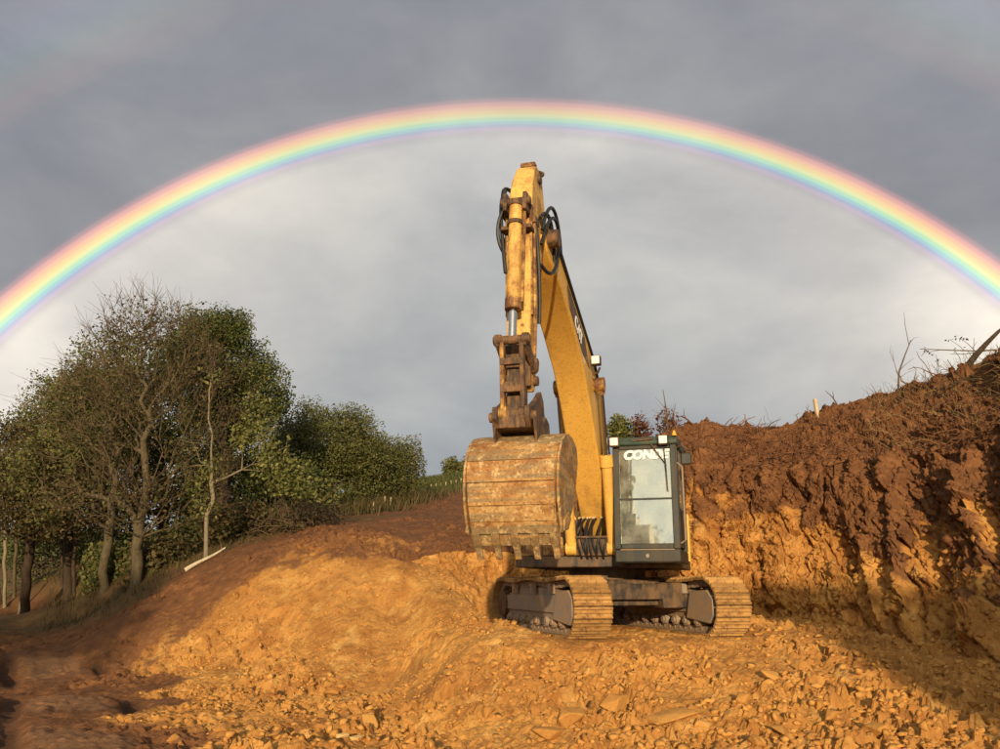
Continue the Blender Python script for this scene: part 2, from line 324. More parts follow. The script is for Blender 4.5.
# ------------------------------------------------------------------ ground: heights from photographed points at judged distances
# (px, py, distance, topsoil 0..1, rubble 0..1, grass, litter)
GP = [   # distance None = on the level pit floor
 (-60,749,None,.95,.15,0,0),(0,749,None,.95,.15,0,0),(100,749,None,.9,.2,0,0),(170,749,None,.7,.5,0,0),(230,749,None,.35,1,0,0),(300,749,None,.1,1,0,0),(400,749,None,.0,1,0,0),(450,749,9.5,0,.9,0,0),(500,749,9.2,0,.9,0,0),(600,749,9.1,0,1,0,0),(700,749,9.1,0,1,0,0),(800,749,9.1,0,1,0,0),(900,749,9.1,0,1,0,0),(1000,749,9.1,.05,1,0,0),(1080,749,9.1,.1,1,0,0),
 (50,700,None,.95,.1,0,0),(120,705,None,.85,.15,0,0),(200,712,None,.3,.8,0,0),(300,715,None,.0,1,0,0),(370,715,None,0,1,0,0),(140,684,None,.7,.1,0,0),(200,688,None,.2,.5,0,0),(260,688,None,.05,.8,0,0),(320,690,None,0,.9,0,0),(360,697,None,0,.8,0,0),
 (415,722,11.4,0,.9,0,0),(455,716,10.7,.1,.5,0,0),(500,695,10.9,.33,.6,0,0),(530,660,12,.3,.7,0,0),(575,668,11.8,.05,.8,0,0),(600,638,12.8,0,.8,0,0),(650,632,13.4,0,.8,0,0),(640,690,10.8,0,1,0,0),(735,628,13.9,0,.8,0,0),(720,670,11.6,0,1,0,0),(800,690,10.8,0,1,0,0),(800,650,12.9,0,1,0,0),(900,690,10.9,0,1,0,0),(900,655,13,.1,1,0,0),(1000,705,10.8,.15,1,0,0),(800,622,16.2,0,.7,0,0),(700,612,18,0,.5,0,0),(600,600,18.8,0,.5,0,0),(880,635,14.8,.2,.8,0,0),(960,660,12.9,.2,.8,0,0),
 (505,612,17,0,.3,0,0),(470,602,16.6,.05,.2,0,0),(560,610,16,0,.5,0,0),(440,575,17.6,0,.2,0,0),(510,588,18.9,0,.2,0,0),
 (60,672,None,.95,.1,0,0),(20,652,17.8,1,.1,0,.1),(75,645,18.6,1,.1,0,.2),(100,664,16.2,.85,.15,0,.1),(20,614,29,1,.05,0,.4),(-20,604,36,1,0,0,.5),(45,618,27,1,.05,0,.4),(80,622,22,1,0,0,.7),(-90,650,16,1,0,0,.5),(-140,605,20,1,0,0,.9),
 (113,662,16.4,.75,.1,0,.0),(118,640,16.9,.55,.1,0,.0),(150,655,16.3,.5,.1,0,0),(160,630,16.8,.55,.1,0,0),(190,655,15.9,.35,.1,0,0),(185,615,17.3,.6,.1,0,0),(240,655,15.8,.08,.15,0,0),(300,655,15.4,0,.15,0,0),(345,655,15.0,0,.35,0,0),(300,620,16.4,0,.1,0,0),(250,610,16.9,.1,.1,0,0),(350,620,16.0,.1,.1,0,0),(300,585,17.3,.02,.1,0,0),(360,590,16.9,.15,.1,0,0),
 (390,690,13.9,0,.15,0,0),(395,655,15.2,.1,.05,0,0),(402,615,16.4,.1,.05,0,0),(425,690,12.6,0,.02,0,0),(428,645,14.2,0,.02,0,0),(425,600,16.3,0,.02,0,0),(452,660,12.6,.3,.4,0,0),(470,690,11.3,.3,.5,0,0),(470,630,13.9,.28,.4,0,0),(400,575,17.2,.0,.1,0,0),
 (122,618,17.4,.9,.05,0,.1),(165,594,18.2,.95,.05,0,.1),(200,573,18.8,.8,.05,0,0),(250,557,18.6,.75,.05,0,0),(300,552,18.4,.55,.05,0,0),(345,548,18.4,.6,.05,0,0),(400,555,18.3,.6,.05,0,0),
 (140,597,20.3,.95,.05,0,.6),(280,545,20.5,1,.05,0,.1),(350,530,21.5,1,.05,0,0),(440,530,21.5,1,.05,0,0),(520,535,21,.9,.05,0,0),(220,556,20.6,.95,0,0,.3),
 (105,584,22.8,.9,0,0,1),(137,581,21.9,.9,0,0,.9),(205,553,22.4,.9,0,.0,.9),(30,578,36,.9,0,0,.7),(0,583,42,.9,0,0,1),(80,562,30,.8,0,0,1),(160,550,30,.8,0,0,1),(250,530,26,.9,0,0,1),
 (300,522,26,1,0,0,.8),(370,513,31,1,0,0,.3),(430,500,36,1,0,0,0),(480,489,38,1,0,0,0),(330,507,36,.6,0,.6,.6),(540,489,38,1,0,0,0),
 (420,497,42,.3,0,.8,0),(470,489,46,.3,0,1,0),(440,484,75,.2,0,1,0),(480,479,90,.2,0,1,0),(380,490,70,.2,0,1,0),(300,500,60,.3,0,.8,.3),(150,540,60,.5,0,.7,.5),(0,560,60,.5,0,.6,.6),(620,455,70,.3,0,1,0),
]
def floor_dist(py_):
    v = (374.5 - py_) / FPX; return (.02 - EYE) * (CP_ - v * SP_) / (SP_ + v * CP_)
GP = [(a, b_, floor_dist(b_) if d is None else d, *r) for a, b_, d, *r in GP]
gxy = []; gz = []; gat = []
for px_, py_, D_, *a_ in GP:
    p = pix(px_, py_, D_); gxy.append(p[:2]); gz.append(p[2]); gat.append(a_)
for x_, y_, z_, *a_ in [  # out of the frame: level ground under and behind the camera, hills far off
 (0,0,0,.6,.5,0,0),(0,5,0,.3,.8,0,0),(-6,3,.05,.95,.1,0,0),(6,4,.1,.1,.8,0,0),(-12,0,.3,1,0,0,.6),(12,0,1.5,.5,.2,0,0),(0,-12,.2,.7,.2,.2,0),(-15,-15,.5,.5,0,.7,.2),(15,-15,1.2,.5,0,.7,.2),(0,-40,1,.3,0,1,0),(-40,-40,1,.2,0,1,0),(40,-40,2,.2,0,1,0),
 (10,14,1.0,.3,.3,0,0),(14,20,1.2,.8,0,0,0),(8,26,1.4,.8,0,0,0),(20,5,1.5,.8,0,0,0),(30,30,3,.5,0,.6,0),(12,45,4.5,.4,0,.8,0),(-25,10,1.0,.8,0,.2,1),(-40,25,2,.6,0,.5,1),(-30,45,3.5,.6,0,.5,.8),
 (-60,100,8,.2,0,1,0),(0,140,10,.2,0,1,0),(60,100,12,.2,0,1,0),(60,30,6,.2,0,1,0),(-90,30,3,.2,0,1,0),(0,280,2,.2,0,1,0),(-200,200,2,.2,0,1,0),(200,200,4,.2,0,1,0),(200,0,2,.2,0,1,0),(-200,0,2,.2,0,1,0),(0,-150,0,.2,0,1,0),(-150,-150,0,.2,0,1,0),(150,-150,0,.2,0,1,0),(-300,380,0,.2,0,1,0),(300,380,0,.2,0,1,0)]:
    gxy.append(np.array((x_, y_), float)); gz.append(z_); gat.append(a_)
gxy = np.array(gxy); gz = np.array(gz); gat = np.array(gat, float)
def _warp(p):   # compress far distances so that the fit is as fine near the camera as it should be
    r = np.hypot(p[..., 0], p[..., 1] - 12) + 1e-9
    s = np.where(r < 14, 1.0, (14 + 14 * np.log(np.maximum(r, 14) / 14)) / r)
    return np.stack((p[..., 0] * s, (p[..., 1] - 12) * s), -1)
GW = _warp(gxy); C2 = .32 ** 2
_K = np.sqrt(((GW[:, None] - GW[None]) ** 2).sum(-1) + C2)
_w = np.linalg.solve(_K + np.eye(len(GW)) * -.02, gz - .9)
def ground(x, y):
    x = np.atleast_1d(np.asarray(x, float)); y = np.atleast_1d(np.asarray(y, float)); sh = x.shape
    q = _warp(np.stack((x.ravel(), y.ravel()), -1)); out = np.empty(len(q))
    for i in range(0, len(q), 40000):
        d = ((q[i:i + 40000, None] - GW[None]) ** 2).sum(-1); out[i:i + 40000] = np.sqrt(d + C2) @ _w
    return out.reshape(sh) + .9
def gattr(x, y):
    q = _warp(np.stack((x.ravel(), y.ravel()), -1)); out = np.empty((len(q), 4))
    for i in range(0, len(q), 40000):
        d = ((q[i:i + 40000, None] - GW[None]) ** 2).sum(-1); w = 1 / (d + .04) ** 2
        out[i:i + 40000] = (w @ gat) / w.sum(1)[:, None]
    return out
def relief(x, y, at, zb):
    rub = np.clip(at[:, 1], 0, 1); grs = at[:, 2]; sm = 1 - rub
    near = 1 - sst(30, 60, np.hypot(x, y))
    h1, e1 = plates(x * 2.6 + .3 * vn(x * 3, y * 3, 3), y * 2.6 + .3 * vn(x * 3, y * 3, 4), 21, .9)
    h2, e2 = plates(x * 6.5 + .4 * vn(x * 6, y * 6, 5), y * 6.5, 31, 1.1)
    h3, e3 = plates(x * 14 + .5 * vn(x * 9, y * 9, 6), y * 14, 41, 1.2)
    blocky = (.15 * h1 + .125 * h2 + .08 * h3) - .08 * (1 - sst(0, .16, e1)) - .05 * (1 - sst(0, .2, e2)) - .02 * (1 - sst(0, .25, e3))
    patch = sst(-.28, .3, fbm(x * .85, y * .85, 3, 60))
    fine = .030 * h3 + .022 * fbm(x * 13, y * 13, 3, 62, .6)
    onp0 = sst(.6, .9, at[:, 0]) * (1 - sst(-3.6, -2.8, x)); rub = rub * (1 - .8 * onp0)
    z = rub * (blocky * (.10 + .90 * patch) + fine * (1 - .6 * patch))
    z += .07 * fbm(x * .9, y * .9, 4, 50) * near + .022 * fbm(x * 5, y * 5, 4, 55, .6) * near + .010 * fbm(x * 16, y * 16, 2, 56) * near
    # wheel ruts on the earth track at the left
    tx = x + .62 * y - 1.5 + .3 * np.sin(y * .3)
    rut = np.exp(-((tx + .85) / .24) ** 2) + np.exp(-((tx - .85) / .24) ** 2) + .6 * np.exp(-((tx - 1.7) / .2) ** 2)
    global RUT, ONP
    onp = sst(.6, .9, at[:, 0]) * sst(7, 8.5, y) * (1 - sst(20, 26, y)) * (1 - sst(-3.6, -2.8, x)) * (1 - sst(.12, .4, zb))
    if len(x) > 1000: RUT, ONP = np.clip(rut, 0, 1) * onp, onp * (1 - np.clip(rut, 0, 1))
    z += onp * (-.22 * rut * (.75 + .25 * vn(x * 3, y * 3, 9)) + .05 * np.abs(fbm(tx * 3, y * .7, 3, 95)) + .02 * fbm(tx * 8, y * 2, 2, 96))
    # scraped cut: streaks running down towards the camera, with slips, ledges and crumbled patches
    st = fbm(x * 3.2 + .6 * fbm(x, y, 2, 71), y * .45, 4, 70, .6)
    sc = sm * (1 - np.clip(at[:, 3], 0, 1)) * near * (1 - .85 * onp)
    z += sc * (.07 * st + .018 * (1 - np.abs(fbm(x * 6 + y * 1.2, y * 1.1, 3, 76))) ** 4)
    h4, e4 = plates(x * 2.4 + .6 * vn(x * 2, y * 2, 8), y * 1.9 + .4 * vn(x * 2, y * 2, 18), 81, 1.3)
    h5, e5 = plates(x * 8 + .6 * vn(x * 5, y * 5, 8), y * 7, 83, 1.3)
    h6, e6 = plates(x * 17, y * 15, 87, 1.3)
    br = sst(-.1, .22, fbm(x * .8 + 5, y * .8, 3, 85))
    z += sc * br * (.13 * h4 + .075 * h5 + .035 * h6 - .05 * (1 - sst(0, .14, e4)))
    return z
def spaced(knots):
    c = [knots[0][0]]
    ks = [k for k, _ in knots]; ds = [d for _, d in knots]
    while c[-1] < ks[-1]: c.append(c[-1] + np.interp(c[-1], ks, ds))
    return np.array(c)
xs = spaced([(-320, 30), (-60, 6), (-22, .6), (-14, .12), (-8, .045), (7.5, .045), (11, .12), (20, .8), (60, 6), (320, 30)])
ys = spaced([(-160, 20), (-30, 4), (0, .7), (6.5, .2), (8, .034), (13, .036), (18.5, .045), (21, .08), (26, .16), (45, .6), (100, 4), (400, 25)])
X, Y = np.meshgrid(xs, ys, indexing='ij'); xf, yf = X.ravel(), Y.ravel()
GA = gattr(xf, yf)
_dx, _dy = xf - 1.92, yf - 15.3; _c, _s = math.cos(R(17)), math.sin(R(17)); _lx = _c * _dx + _s * _dy; _ly = -_s * _dx + _c * _dy
_pad = (1 - sst(1.6, 2.1, np.abs(_lx))) * (1 - sst(2.2, 2.7, np.abs(_ly)))      # ground pressed flat under the tracks
zb = ground(xf, yf)
Z = zb * (1 - _pad * .85) + .775 * _pad * .85 + relief(xf, yf, GA, zb) * (1 - .65 * _pad)
me = mesh_np('ground', np.c_[xf, yf, Z], grid_faces(len(xs), len(ys)))
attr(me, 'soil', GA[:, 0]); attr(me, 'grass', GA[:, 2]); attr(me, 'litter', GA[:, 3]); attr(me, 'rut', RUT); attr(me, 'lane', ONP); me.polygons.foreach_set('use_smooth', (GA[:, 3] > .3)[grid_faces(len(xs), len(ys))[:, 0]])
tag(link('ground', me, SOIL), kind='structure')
Zg = Z.reshape(X.shape)
def surf(x, y):
    """height of the finished ground mesh (bilinear)"""
    i = np.clip(np.searchsorted(xs, x) - 1, 0, len(xs) - 2); j = np.clip(np.searchsorted(ys, y) - 1, 0, len(ys) - 2)
    fx = (x - xs[i]) / (xs[i + 1] - xs[i]); fy = (y - ys[j]) / (ys[j + 1] - ys[j])
    return Zg[i, j] * (1 - fx) * (1 - fy) + Zg[i + 1, j] * fx * (1 - fy) + Zg[i, j + 1] * (1 - fx) * fy + Zg[i + 1, j + 1] * fx * fy
def onground(px_, py_, D_):
    p = pix(px_, py_, D_); return np.array((p[0], p[1], float(surf(p[0], p[1]))))

# ------------------------------------------------------------------ the cut bank behind and right of the machine, with the spoil heap on top
# stations along the bank: base, top of the cut, mid heap, crest (each a photographed point at its judged distance), back
ST = []
for b, t, m, c in [
  ((385,556,18.4),(385,551,18.7),(385,546,19.3),(385,542,20)),
  ((430,574,17.9),(432,553,18.3),(432,546,19.2),(432,538,20.5)),
  ((480,585,18.6),(480,549,19.1),(480,540,20.2),(480,528,22)),
  ((530,592,19.0),(530,547,19.5),(532,530,20.8),(532,512,23)),
  ((600,606,19.0),(600,530,19.7),(602,490,21.2),(602,470,24)),
  ((650,612,18.7),(650,490,19.5),(651,452,21.3),(651,440,24)),
  ((700,616,18.0),(700,470,19.1),(700,440,21.0),(698,428,23.6)),
  ((760,620,17.2),(760,467,18.5),(760,447,20.5),(757,431,23.3)),
  ((820,626,16.3),(820,464,17.8),(820,438,20.0),(818,419,22.6)),
  ((880,636,15.2),(880,458,16.8),(880,422,19.0),(878,398,21.4)),
  ((940,655,13.9),(940,448,15.7),(940,405,17.8),(938,375,20.2)),
  ((1000,680,12.5),(1000,436,14.6),(1000,390,16.6),(1000,355,19.0)),
  ((1060,705,11.4),(1055,425,13.6),(1055,370,15.5),(1055,335,18.0))]:
    P = [pix(*b), pix(*t), pix(*m), pix(*c)]
    back = P[3] + np.array((.8, 5, -.9)); b2 = back + np.array((1.5, 9, -4.2)); foot = P[0] + np.array((0, -.5, -.55))
    b2[2] = min(b2[2], ground(b2[0], b2[1])[0] - .6)
    if b[0] < 400: P = [q - np.array((0, 0, .45)) for q in P]; back[2] -= .5
    ST.append([foot] + P + [back, b2])
for bx_, by_ in ((8.8, 8.5), (10.5, 5.0), (12.5, 0), (15, -6)):   # it runs on out of the frame
    g = float(ground(bx_, by_)[0])
    ST.append([np.array((bx_ - .3, by_ - .3, g - .5)), np.array((bx_, by_, g)), np.array((bx_ + 1.6, by_ + .9, g + 2.8)), np.array((bx_ + 3.5, by_ + 2, g + 3.6)), np.array((bx_ + 6, by_ + 3.2, g + 4.0)), np.array((bx_ + 10, by_ + 5, g + 3.0)), np.array((bx_ + 16, by_ + 8, g - 1.5))])
ST = np.array(ST)
def resample(A, n, sub):
    """Catmull-Rom along axis 0"""
    k = np.linspace(0, len(A) - 1, n); i = np.clip(k.astype(int), 0, len(A) - 2); t = (k - i)[:, None, None]
    p0 = A[np.clip(i - 1, 0, None)]; p1 = A[i]; p2 = A[i + 1]; p3 = A[np.clip(i + 2, None, len(A) - 1)]
    return .5 * (2 * p1 + (p2 - p0) * t + (2 * p0 - 5 * p1 + 4 * p2 - p3) * t * t + (3 * p1 - p0 - 3 * p2 + p3) * t ** 3)
NU = 760
B = resample(ST, NU, 0)
vk = np.r_[np.linspace(0, 1, 14, endpoint=False), np.linspace(1, 2, 84, endpoint=False), np.linspace(2, 3, 46, endpoint=False), np.linspace(3, 4, 46, endpoint=False), np.linspace(4, 6, 24)]
vi = np.clip(vk.astype(int), 0, 5); vt = vk - vi
S = B[:, vi] * (1 - vt)[None, :, None] + B[:, vi + 1] * vt[None, :, None]
NV = len(vk)
seg = np.linalg.norm(np.diff(B[:, 1], axis=0), axis=1); ulen = np.r_[0, np.cumsum(seg)]
dv = np.linalg.norm(np.diff(S, axis=1), axis=2); vlen = np.concatenate((np.zeros((NU, 1)), np.cumsum(dv, 1)), 1)
U = np.repeat(ulen[:, None], NV, 1); VV = vlen; KK = np.repeat(vk[None], NU, 0)
tu = np.gradient(S, axis=0); tv = np.gradient(S, axis=1); nn = np.cross(tu, tv); nn /= np.linalg.norm(nn, axis=2)[..., None] + 1e-9
if nn[NU // 2, 50, 1] > 0: nn = -nn
face = sst(.9, 1.15, KK) * (1 - sst(1.9, 2.15, KK)); heap = sst(1.95, 2.2, KK) * (1 - sst(4.2, 5, KK))
fh = np.linalg.norm(B[:, 2] - B[:, 1], axis=1)[:, None]; amp = np.clip(fh / 2.2, .12, 1.0)
uu = U + .12 * (VV) + .25 * fbm(U * .9, VV * .7, 3, 100)          # grooves left by the bucket lean over
ribs = (1 - np.abs(fbm(uu * .95, VV * .10 + 3, 2, 110))) ** 2
teeth = np.abs(fbm(uu * 2.6, VV * .22, 3, 120, .55))
p1, e1 = plates(U * 1.9 + .5 * vn(U * 2, VV * 2, 7), VV * 1.0 + .5 * vn(U * 2 + 9, VV * 2, 8), 130, 1.2)
p2, e2 = plates(U * 4.2 + .5 * vn(U * 4, VV * 4, 9), VV * 3.4, 140, 1.3)
p3, e3 = plates(U * 10 + .6 * vn(U * 7, VV * 7, 9), VV * 9, 150, 1.3)
lump = fbm(U * .8, VV * .8, 4, 160, .55)
disp = amp * face * ((.38 + .20 * sst(9, 13, U)) * (ribs - .55) + .13 * (teeth - .25) + .23 * p1 - .12 * (1 - sst(0, .10, e1)) + .09 * p2 - .03 * (1 - sst(0, .2, e2)) + .03 * p3 + .09 * fbm(U * 4, VV * 4, 5, 195, .7) - .06 * sst(.1, .5, fbm(U * 3, VV * 3, 3, 197)))
disp += amp * .16 * lump
hb = np.clip(amp, .35, 1)
disp += hb * heap * (.30 * fbm(U * 1.1, VV * 1.1, 4, 170, .6) + .12 * np.abs(fbm(U * 3.4, VV * 3.4, 3, 175, .6)) + .12 * p2 + .06 * p3 + .16 * sst(.1, .6, fbm(U * .5, VV * .5, 2, 178)))
disp += .02 * fbm(U * 9, VV * 9, 3, 180, .6)
S2 = S + nn * disp[..., None]
# crumbled fan at the foot
foot = np.exp(-((KK - 1.03) / .22) ** 2); S2[..., 1] -= foot * .35 * (.5 + .5 * vn(U * 1.3, VV * 0, 12)) * amp
me = mesh_np('cut_bank', S2.reshape(-1, 3), grid_faces(NU, NV))
soilv = .12 + .88 * sst(1.25, 2.05, KK + .34 * fbm(U * .8, VV * .8, 3, 190) + .30 * p1 + .2 * p2 + .22 * ribs - .16 + .14 * sst(8.5, 13, U)) * 1.0
lo = sst(3.4, 4.6, U)    # the low left end is all ochre
soilv = soilv * lo + (1 - lo) * sst(1.8, 2.1, KK)
attr(me, 'soil', soilv.ravel()); attr(me, 'grass', (sst(4.6, 5.4, KK) * .9).ravel()); attr(me, 'litter', np.zeros(NU * NV)); me.polygons.foreach_set('use_smooth', np.zeros(len(me.polygons), bool))
tag(link('cut_bank', me, SOIL), kind='structure')
BF = S2.reshape(-1, 3)
def bankpt(px_, k):
    """finished bank point nearest to image column px_ at profile position k"""
    j = int(np.argmin(np.abs(vk - k))); col = S2[:, j]
    dep = col[:, 1] * CP_ + (col[:, 2] - EYE) * SP_
    sx = 500 + FPX * col[:, 0] / np.maximum(dep, .1); sx[dep < 3] = 9e9
    i = int(np.argmin(np.abs(sx - px_))); return S2[i, j].copy()
# ------------------------------------------------------------------ mesh builder
class MB:
    def __init__(s): s.v = []; s.f = []
    def add(s, v, f):
        n = len(s.v); s.v += [tuple(p) for p in v]; s.f += [tuple(i + n for i in q) for q in f]; return s
    def box(s, x0, x1, y0, y1, z0, z1, tz=0, tx=0):
        """axis box; tz / tx shrink the top in y / x"""
        v = [(x0, y0, z0), (x1, y0, z0), (x1, y1, z0), (x0, y1, z0), (x0 + tx, y0 + tz, z1), (x1 - tx, y0 + tz, z1), (x1 - tx, y1 - tz, z1), (x0 + tx, y1 - tz, z1)]
        return s.add(v, [(3, 2, 1, 0), (4, 5, 6, 7), (0, 1, 5, 4), (1, 2, 6, 5), (2, 3, 7, 6), (3, 0, 4, 7)])
    def prism(s, prof, x0, x1, x0b=None, x1b=None, tap=None):
        """profile of (forward, height) points swept from lateral x0 to x1; tap(f, h) scales the width"""
        n = len(prof); k = tap or (lambda f, h: 1.0); c = (x0 + x1) / 2
        v = [(c + (x0 - c) * k(f, h), -f, h) for f, h in prof] + [(c + (x1 - c) * k(f, h), -f, h) for f, h in prof]
        fs = [tuple(range(n)), tuple(range(2 * n - 1, n - 1, -1))] + [(i, i + n, (i + 1) % n + n, (i + 1) % n) for i in range(n)]
        return s.add(v, fs)
    def cyl(s, a, b, r, n=14, r2=None):
        a = Vector(a); b = Vector(b); d = (b - a).normalized(); u = d.orthogonal().normalized(); w = d.cross(u); r2 = r if r2 is None else r2
        v = [a + (u * math.cos(t) + w * math.sin(t)) * r for t in [2 * math.pi * i / n for i in range(n)]] + [b + (u * math.cos(t) + w * math.sin(t)) * r2 for t in [2 * math.pi * i / n for i in range(n)]]
        return s.add(v, [tuple(range(n - 1, -1, -1)), tuple(range(n, 2 * n))] + [(i, (i + 1) % n, (i + 1) % n + n, i + n) for i in range(n)])
    def tube(s, pts, r, n=8):
        P = [Vector(p) for p in pts]; up = None; rings = []
        for i, p in enumerate(P):
            d = (P[min(i + 1, len(P) - 1)] - P[max(i - 1, 0)]).normalized()
            if up is None: up = d.orthogonal().normalized()
            up = (up - d * up.dot(d)).normalized(); w = d.cross(up); rr = r[i] if isinstance(r, (list, tuple)) else r
            rings.append([p + (up * math.cos(t) + w * math.sin(t)) * rr for t in [2 * math.pi * k / n for k in range(n)]])
        v = [q for ring in rings for q in ring]; f = [tuple(range(n - 1, -1, -1)), tuple(range(len(v) - n, len(v)))]
        for i in range(len(P) - 1):
            for k in range(n): f.append((i * n + k, i * n + (k + 1) % n, (i + 1) * n + (k + 1) % n, (i + 1) * n + k))
        return s.add(v, f)
    def mesh(s, name, rz=0, ang=35):
        v = s.v
        if rz:
            c, q = math.cos(rz), math.sin(rz); v = [(c * x - q * y, q * x + c * y, z) for x, y, z in v]
        me = bpy.data.meshes.new(name); me.from_pydata(v, [], s.f)
        bm = bmesh.new(); bm.from_mesh(me); bmesh.ops.recalc_face_normals(bm, faces=bm.faces); bm.to_mesh(me); bm.free()
        smooth(me, ang); return me
    def build(s, name, mat, parent=None, bev=0, rz=0, ang=35):
        o = link(name, s.mesh(name, rz, ang), mat, parent)
        if bev:
            m = o.modifiers.new('bevel', 'BEVEL'); m.width = bev; m.segments = 2; m.limit_method = 'ANGLE'; m.angle_limit = R(35); m.harden_normals = False
        return o
def bez(p0, p1, p2, p3, n=14):
    p0, p1, p2, p3 = map(Vector, (p0, p1, p2, p3))
    return [p0 * (1 - t) ** 3 + 3 * p1 * t * (1 - t) ** 2 + 3 * p2 * t * t * (1 - t) + p3 * t ** 3 for t in [i / (n - 1) for i in range(n)]]
def text_mesh(body, size, shear=0.0, ext=.004, bold=.0):
    c = bpy.data.curves.new('lettering', 'FONT'); c.body = body; c.size = size; c.extrude = ext; c.shear = shear; c.offset = bold; c.align_x = 'CENTER'; c.resolution_u = 3
    o = bpy.data.objects.new('tmp', c); COL.objects.link(o); bpy.context.view_layer.update()
    me = bpy.data.meshes.new_from_object(o.evaluated_get(bpy.context.evaluated_depsgraph_get())); bpy.data.objects.remove(o); return me

# ------------------------------------------------------------------ excavator (local: x = machine's left, -y = forward, z up from the ground under the tracks)
EX0 = np.array((1.92, 15.3)); EXZ = .755; UP = R(-16.4); UC = R(17.0); URZ = UC - UP
EX = empty('excavator', (*EX0, EXZ), UP)
tag(EX, 'yellow tracked excavator with dark cab and muddy raised bucket on the orange pad', 'excavator')
# --- undercarriage (turned against the house)
b = MB(); b.box(-.72, .72, -.85, .85, .50, .93, .12, .06)
for sx in (-1, 1):
    for sy in (-1, 1):
        b.prism([(sy * .78 - .26, .46), (sy * .78 + .26, .46), (sy * .78 + .22, .88), (sy * .78 - .22, .88)], sx * .55, sx * 1.05)
b.build('car_body', BLK, EX, .02, URZ)
b = MB(); b.box(-.80, .80, -1.02, -.868, .60, .86); b.build('cross_plate', BLK, EX, .015, URZ)
MB().cyl((0, 0, .93), (0, 0, 1.12), .68, 40).build('slew_ring', BLK, EX, 0, URZ)
RI = .42; YI = 1.70; ZC = .50
def track_path(n):
    seg_l = 2 * YI; arc = math.pi * RI; tot = 2 * seg_l + 2 * arc; out = []
    for i in range(n):
        s = tot * i / n
        if s < seg_l: y = -YI + s; z = ZC + RI - .035 * math.sin(math.pi * s / seg_l * 2) ** 2; a = 0.0
        elif s < seg_l + arc: t = (s - seg_l) / RI; y = YI + RI * math.sin(t); z = ZC + RI * math.cos(t); a = t
        elif s < 2 * seg_l + arc: y = YI - (s - seg_l - arc); z = ZC - RI; a = math.pi
        else: t = (s - 2 * seg_l - arc) / RI; y = -YI - RI * math.sin(t); z = ZC - RI * math.cos(t); a = math.pi + t
        out.append((y, z, a))
    return out, tot / n
shoes, pitch = track_path(52)
SW = .31
sh = MB(); p = pitch / 2
prof = [(-p * .97, 0), (-p * .97, .035), (-p * .72, .065), (-p * .55, .035), (-p * .12, .03), (0, .052), (p * .12, .03), (p * .5, .032), (p * .7, .058), (p * .97, .028), (p * .97, 0)]
n_ = len(prof); v_ = [(-SW, y, z) for y, z in prof] + [(SW, y, z) for y, z in prof]
sh.add(v_, [tuple(range(n_)), tuple(range(2 * n_ - 1, n_ - 1, -1))] + [(i, i + n_, (i + 1) % n_ + n_, (i + 1) % n_) for i in range(n_)])
SHOE = sh.mesh('track_shoe'); SHOE.materials.append(MUDST)
lk = MB(); lk.box(-.16, -.07, -p * .98, p * .98, -.10, -.002); lk.box(.07, .16, -p * .98, p * .98, -.10, -.002); lk.cyl((-.17, 0, -.06), (.17, 0, -.06), .03, 8); LINKM = lk.mesh('chain_link'); LINKM.materials.append(GREY)
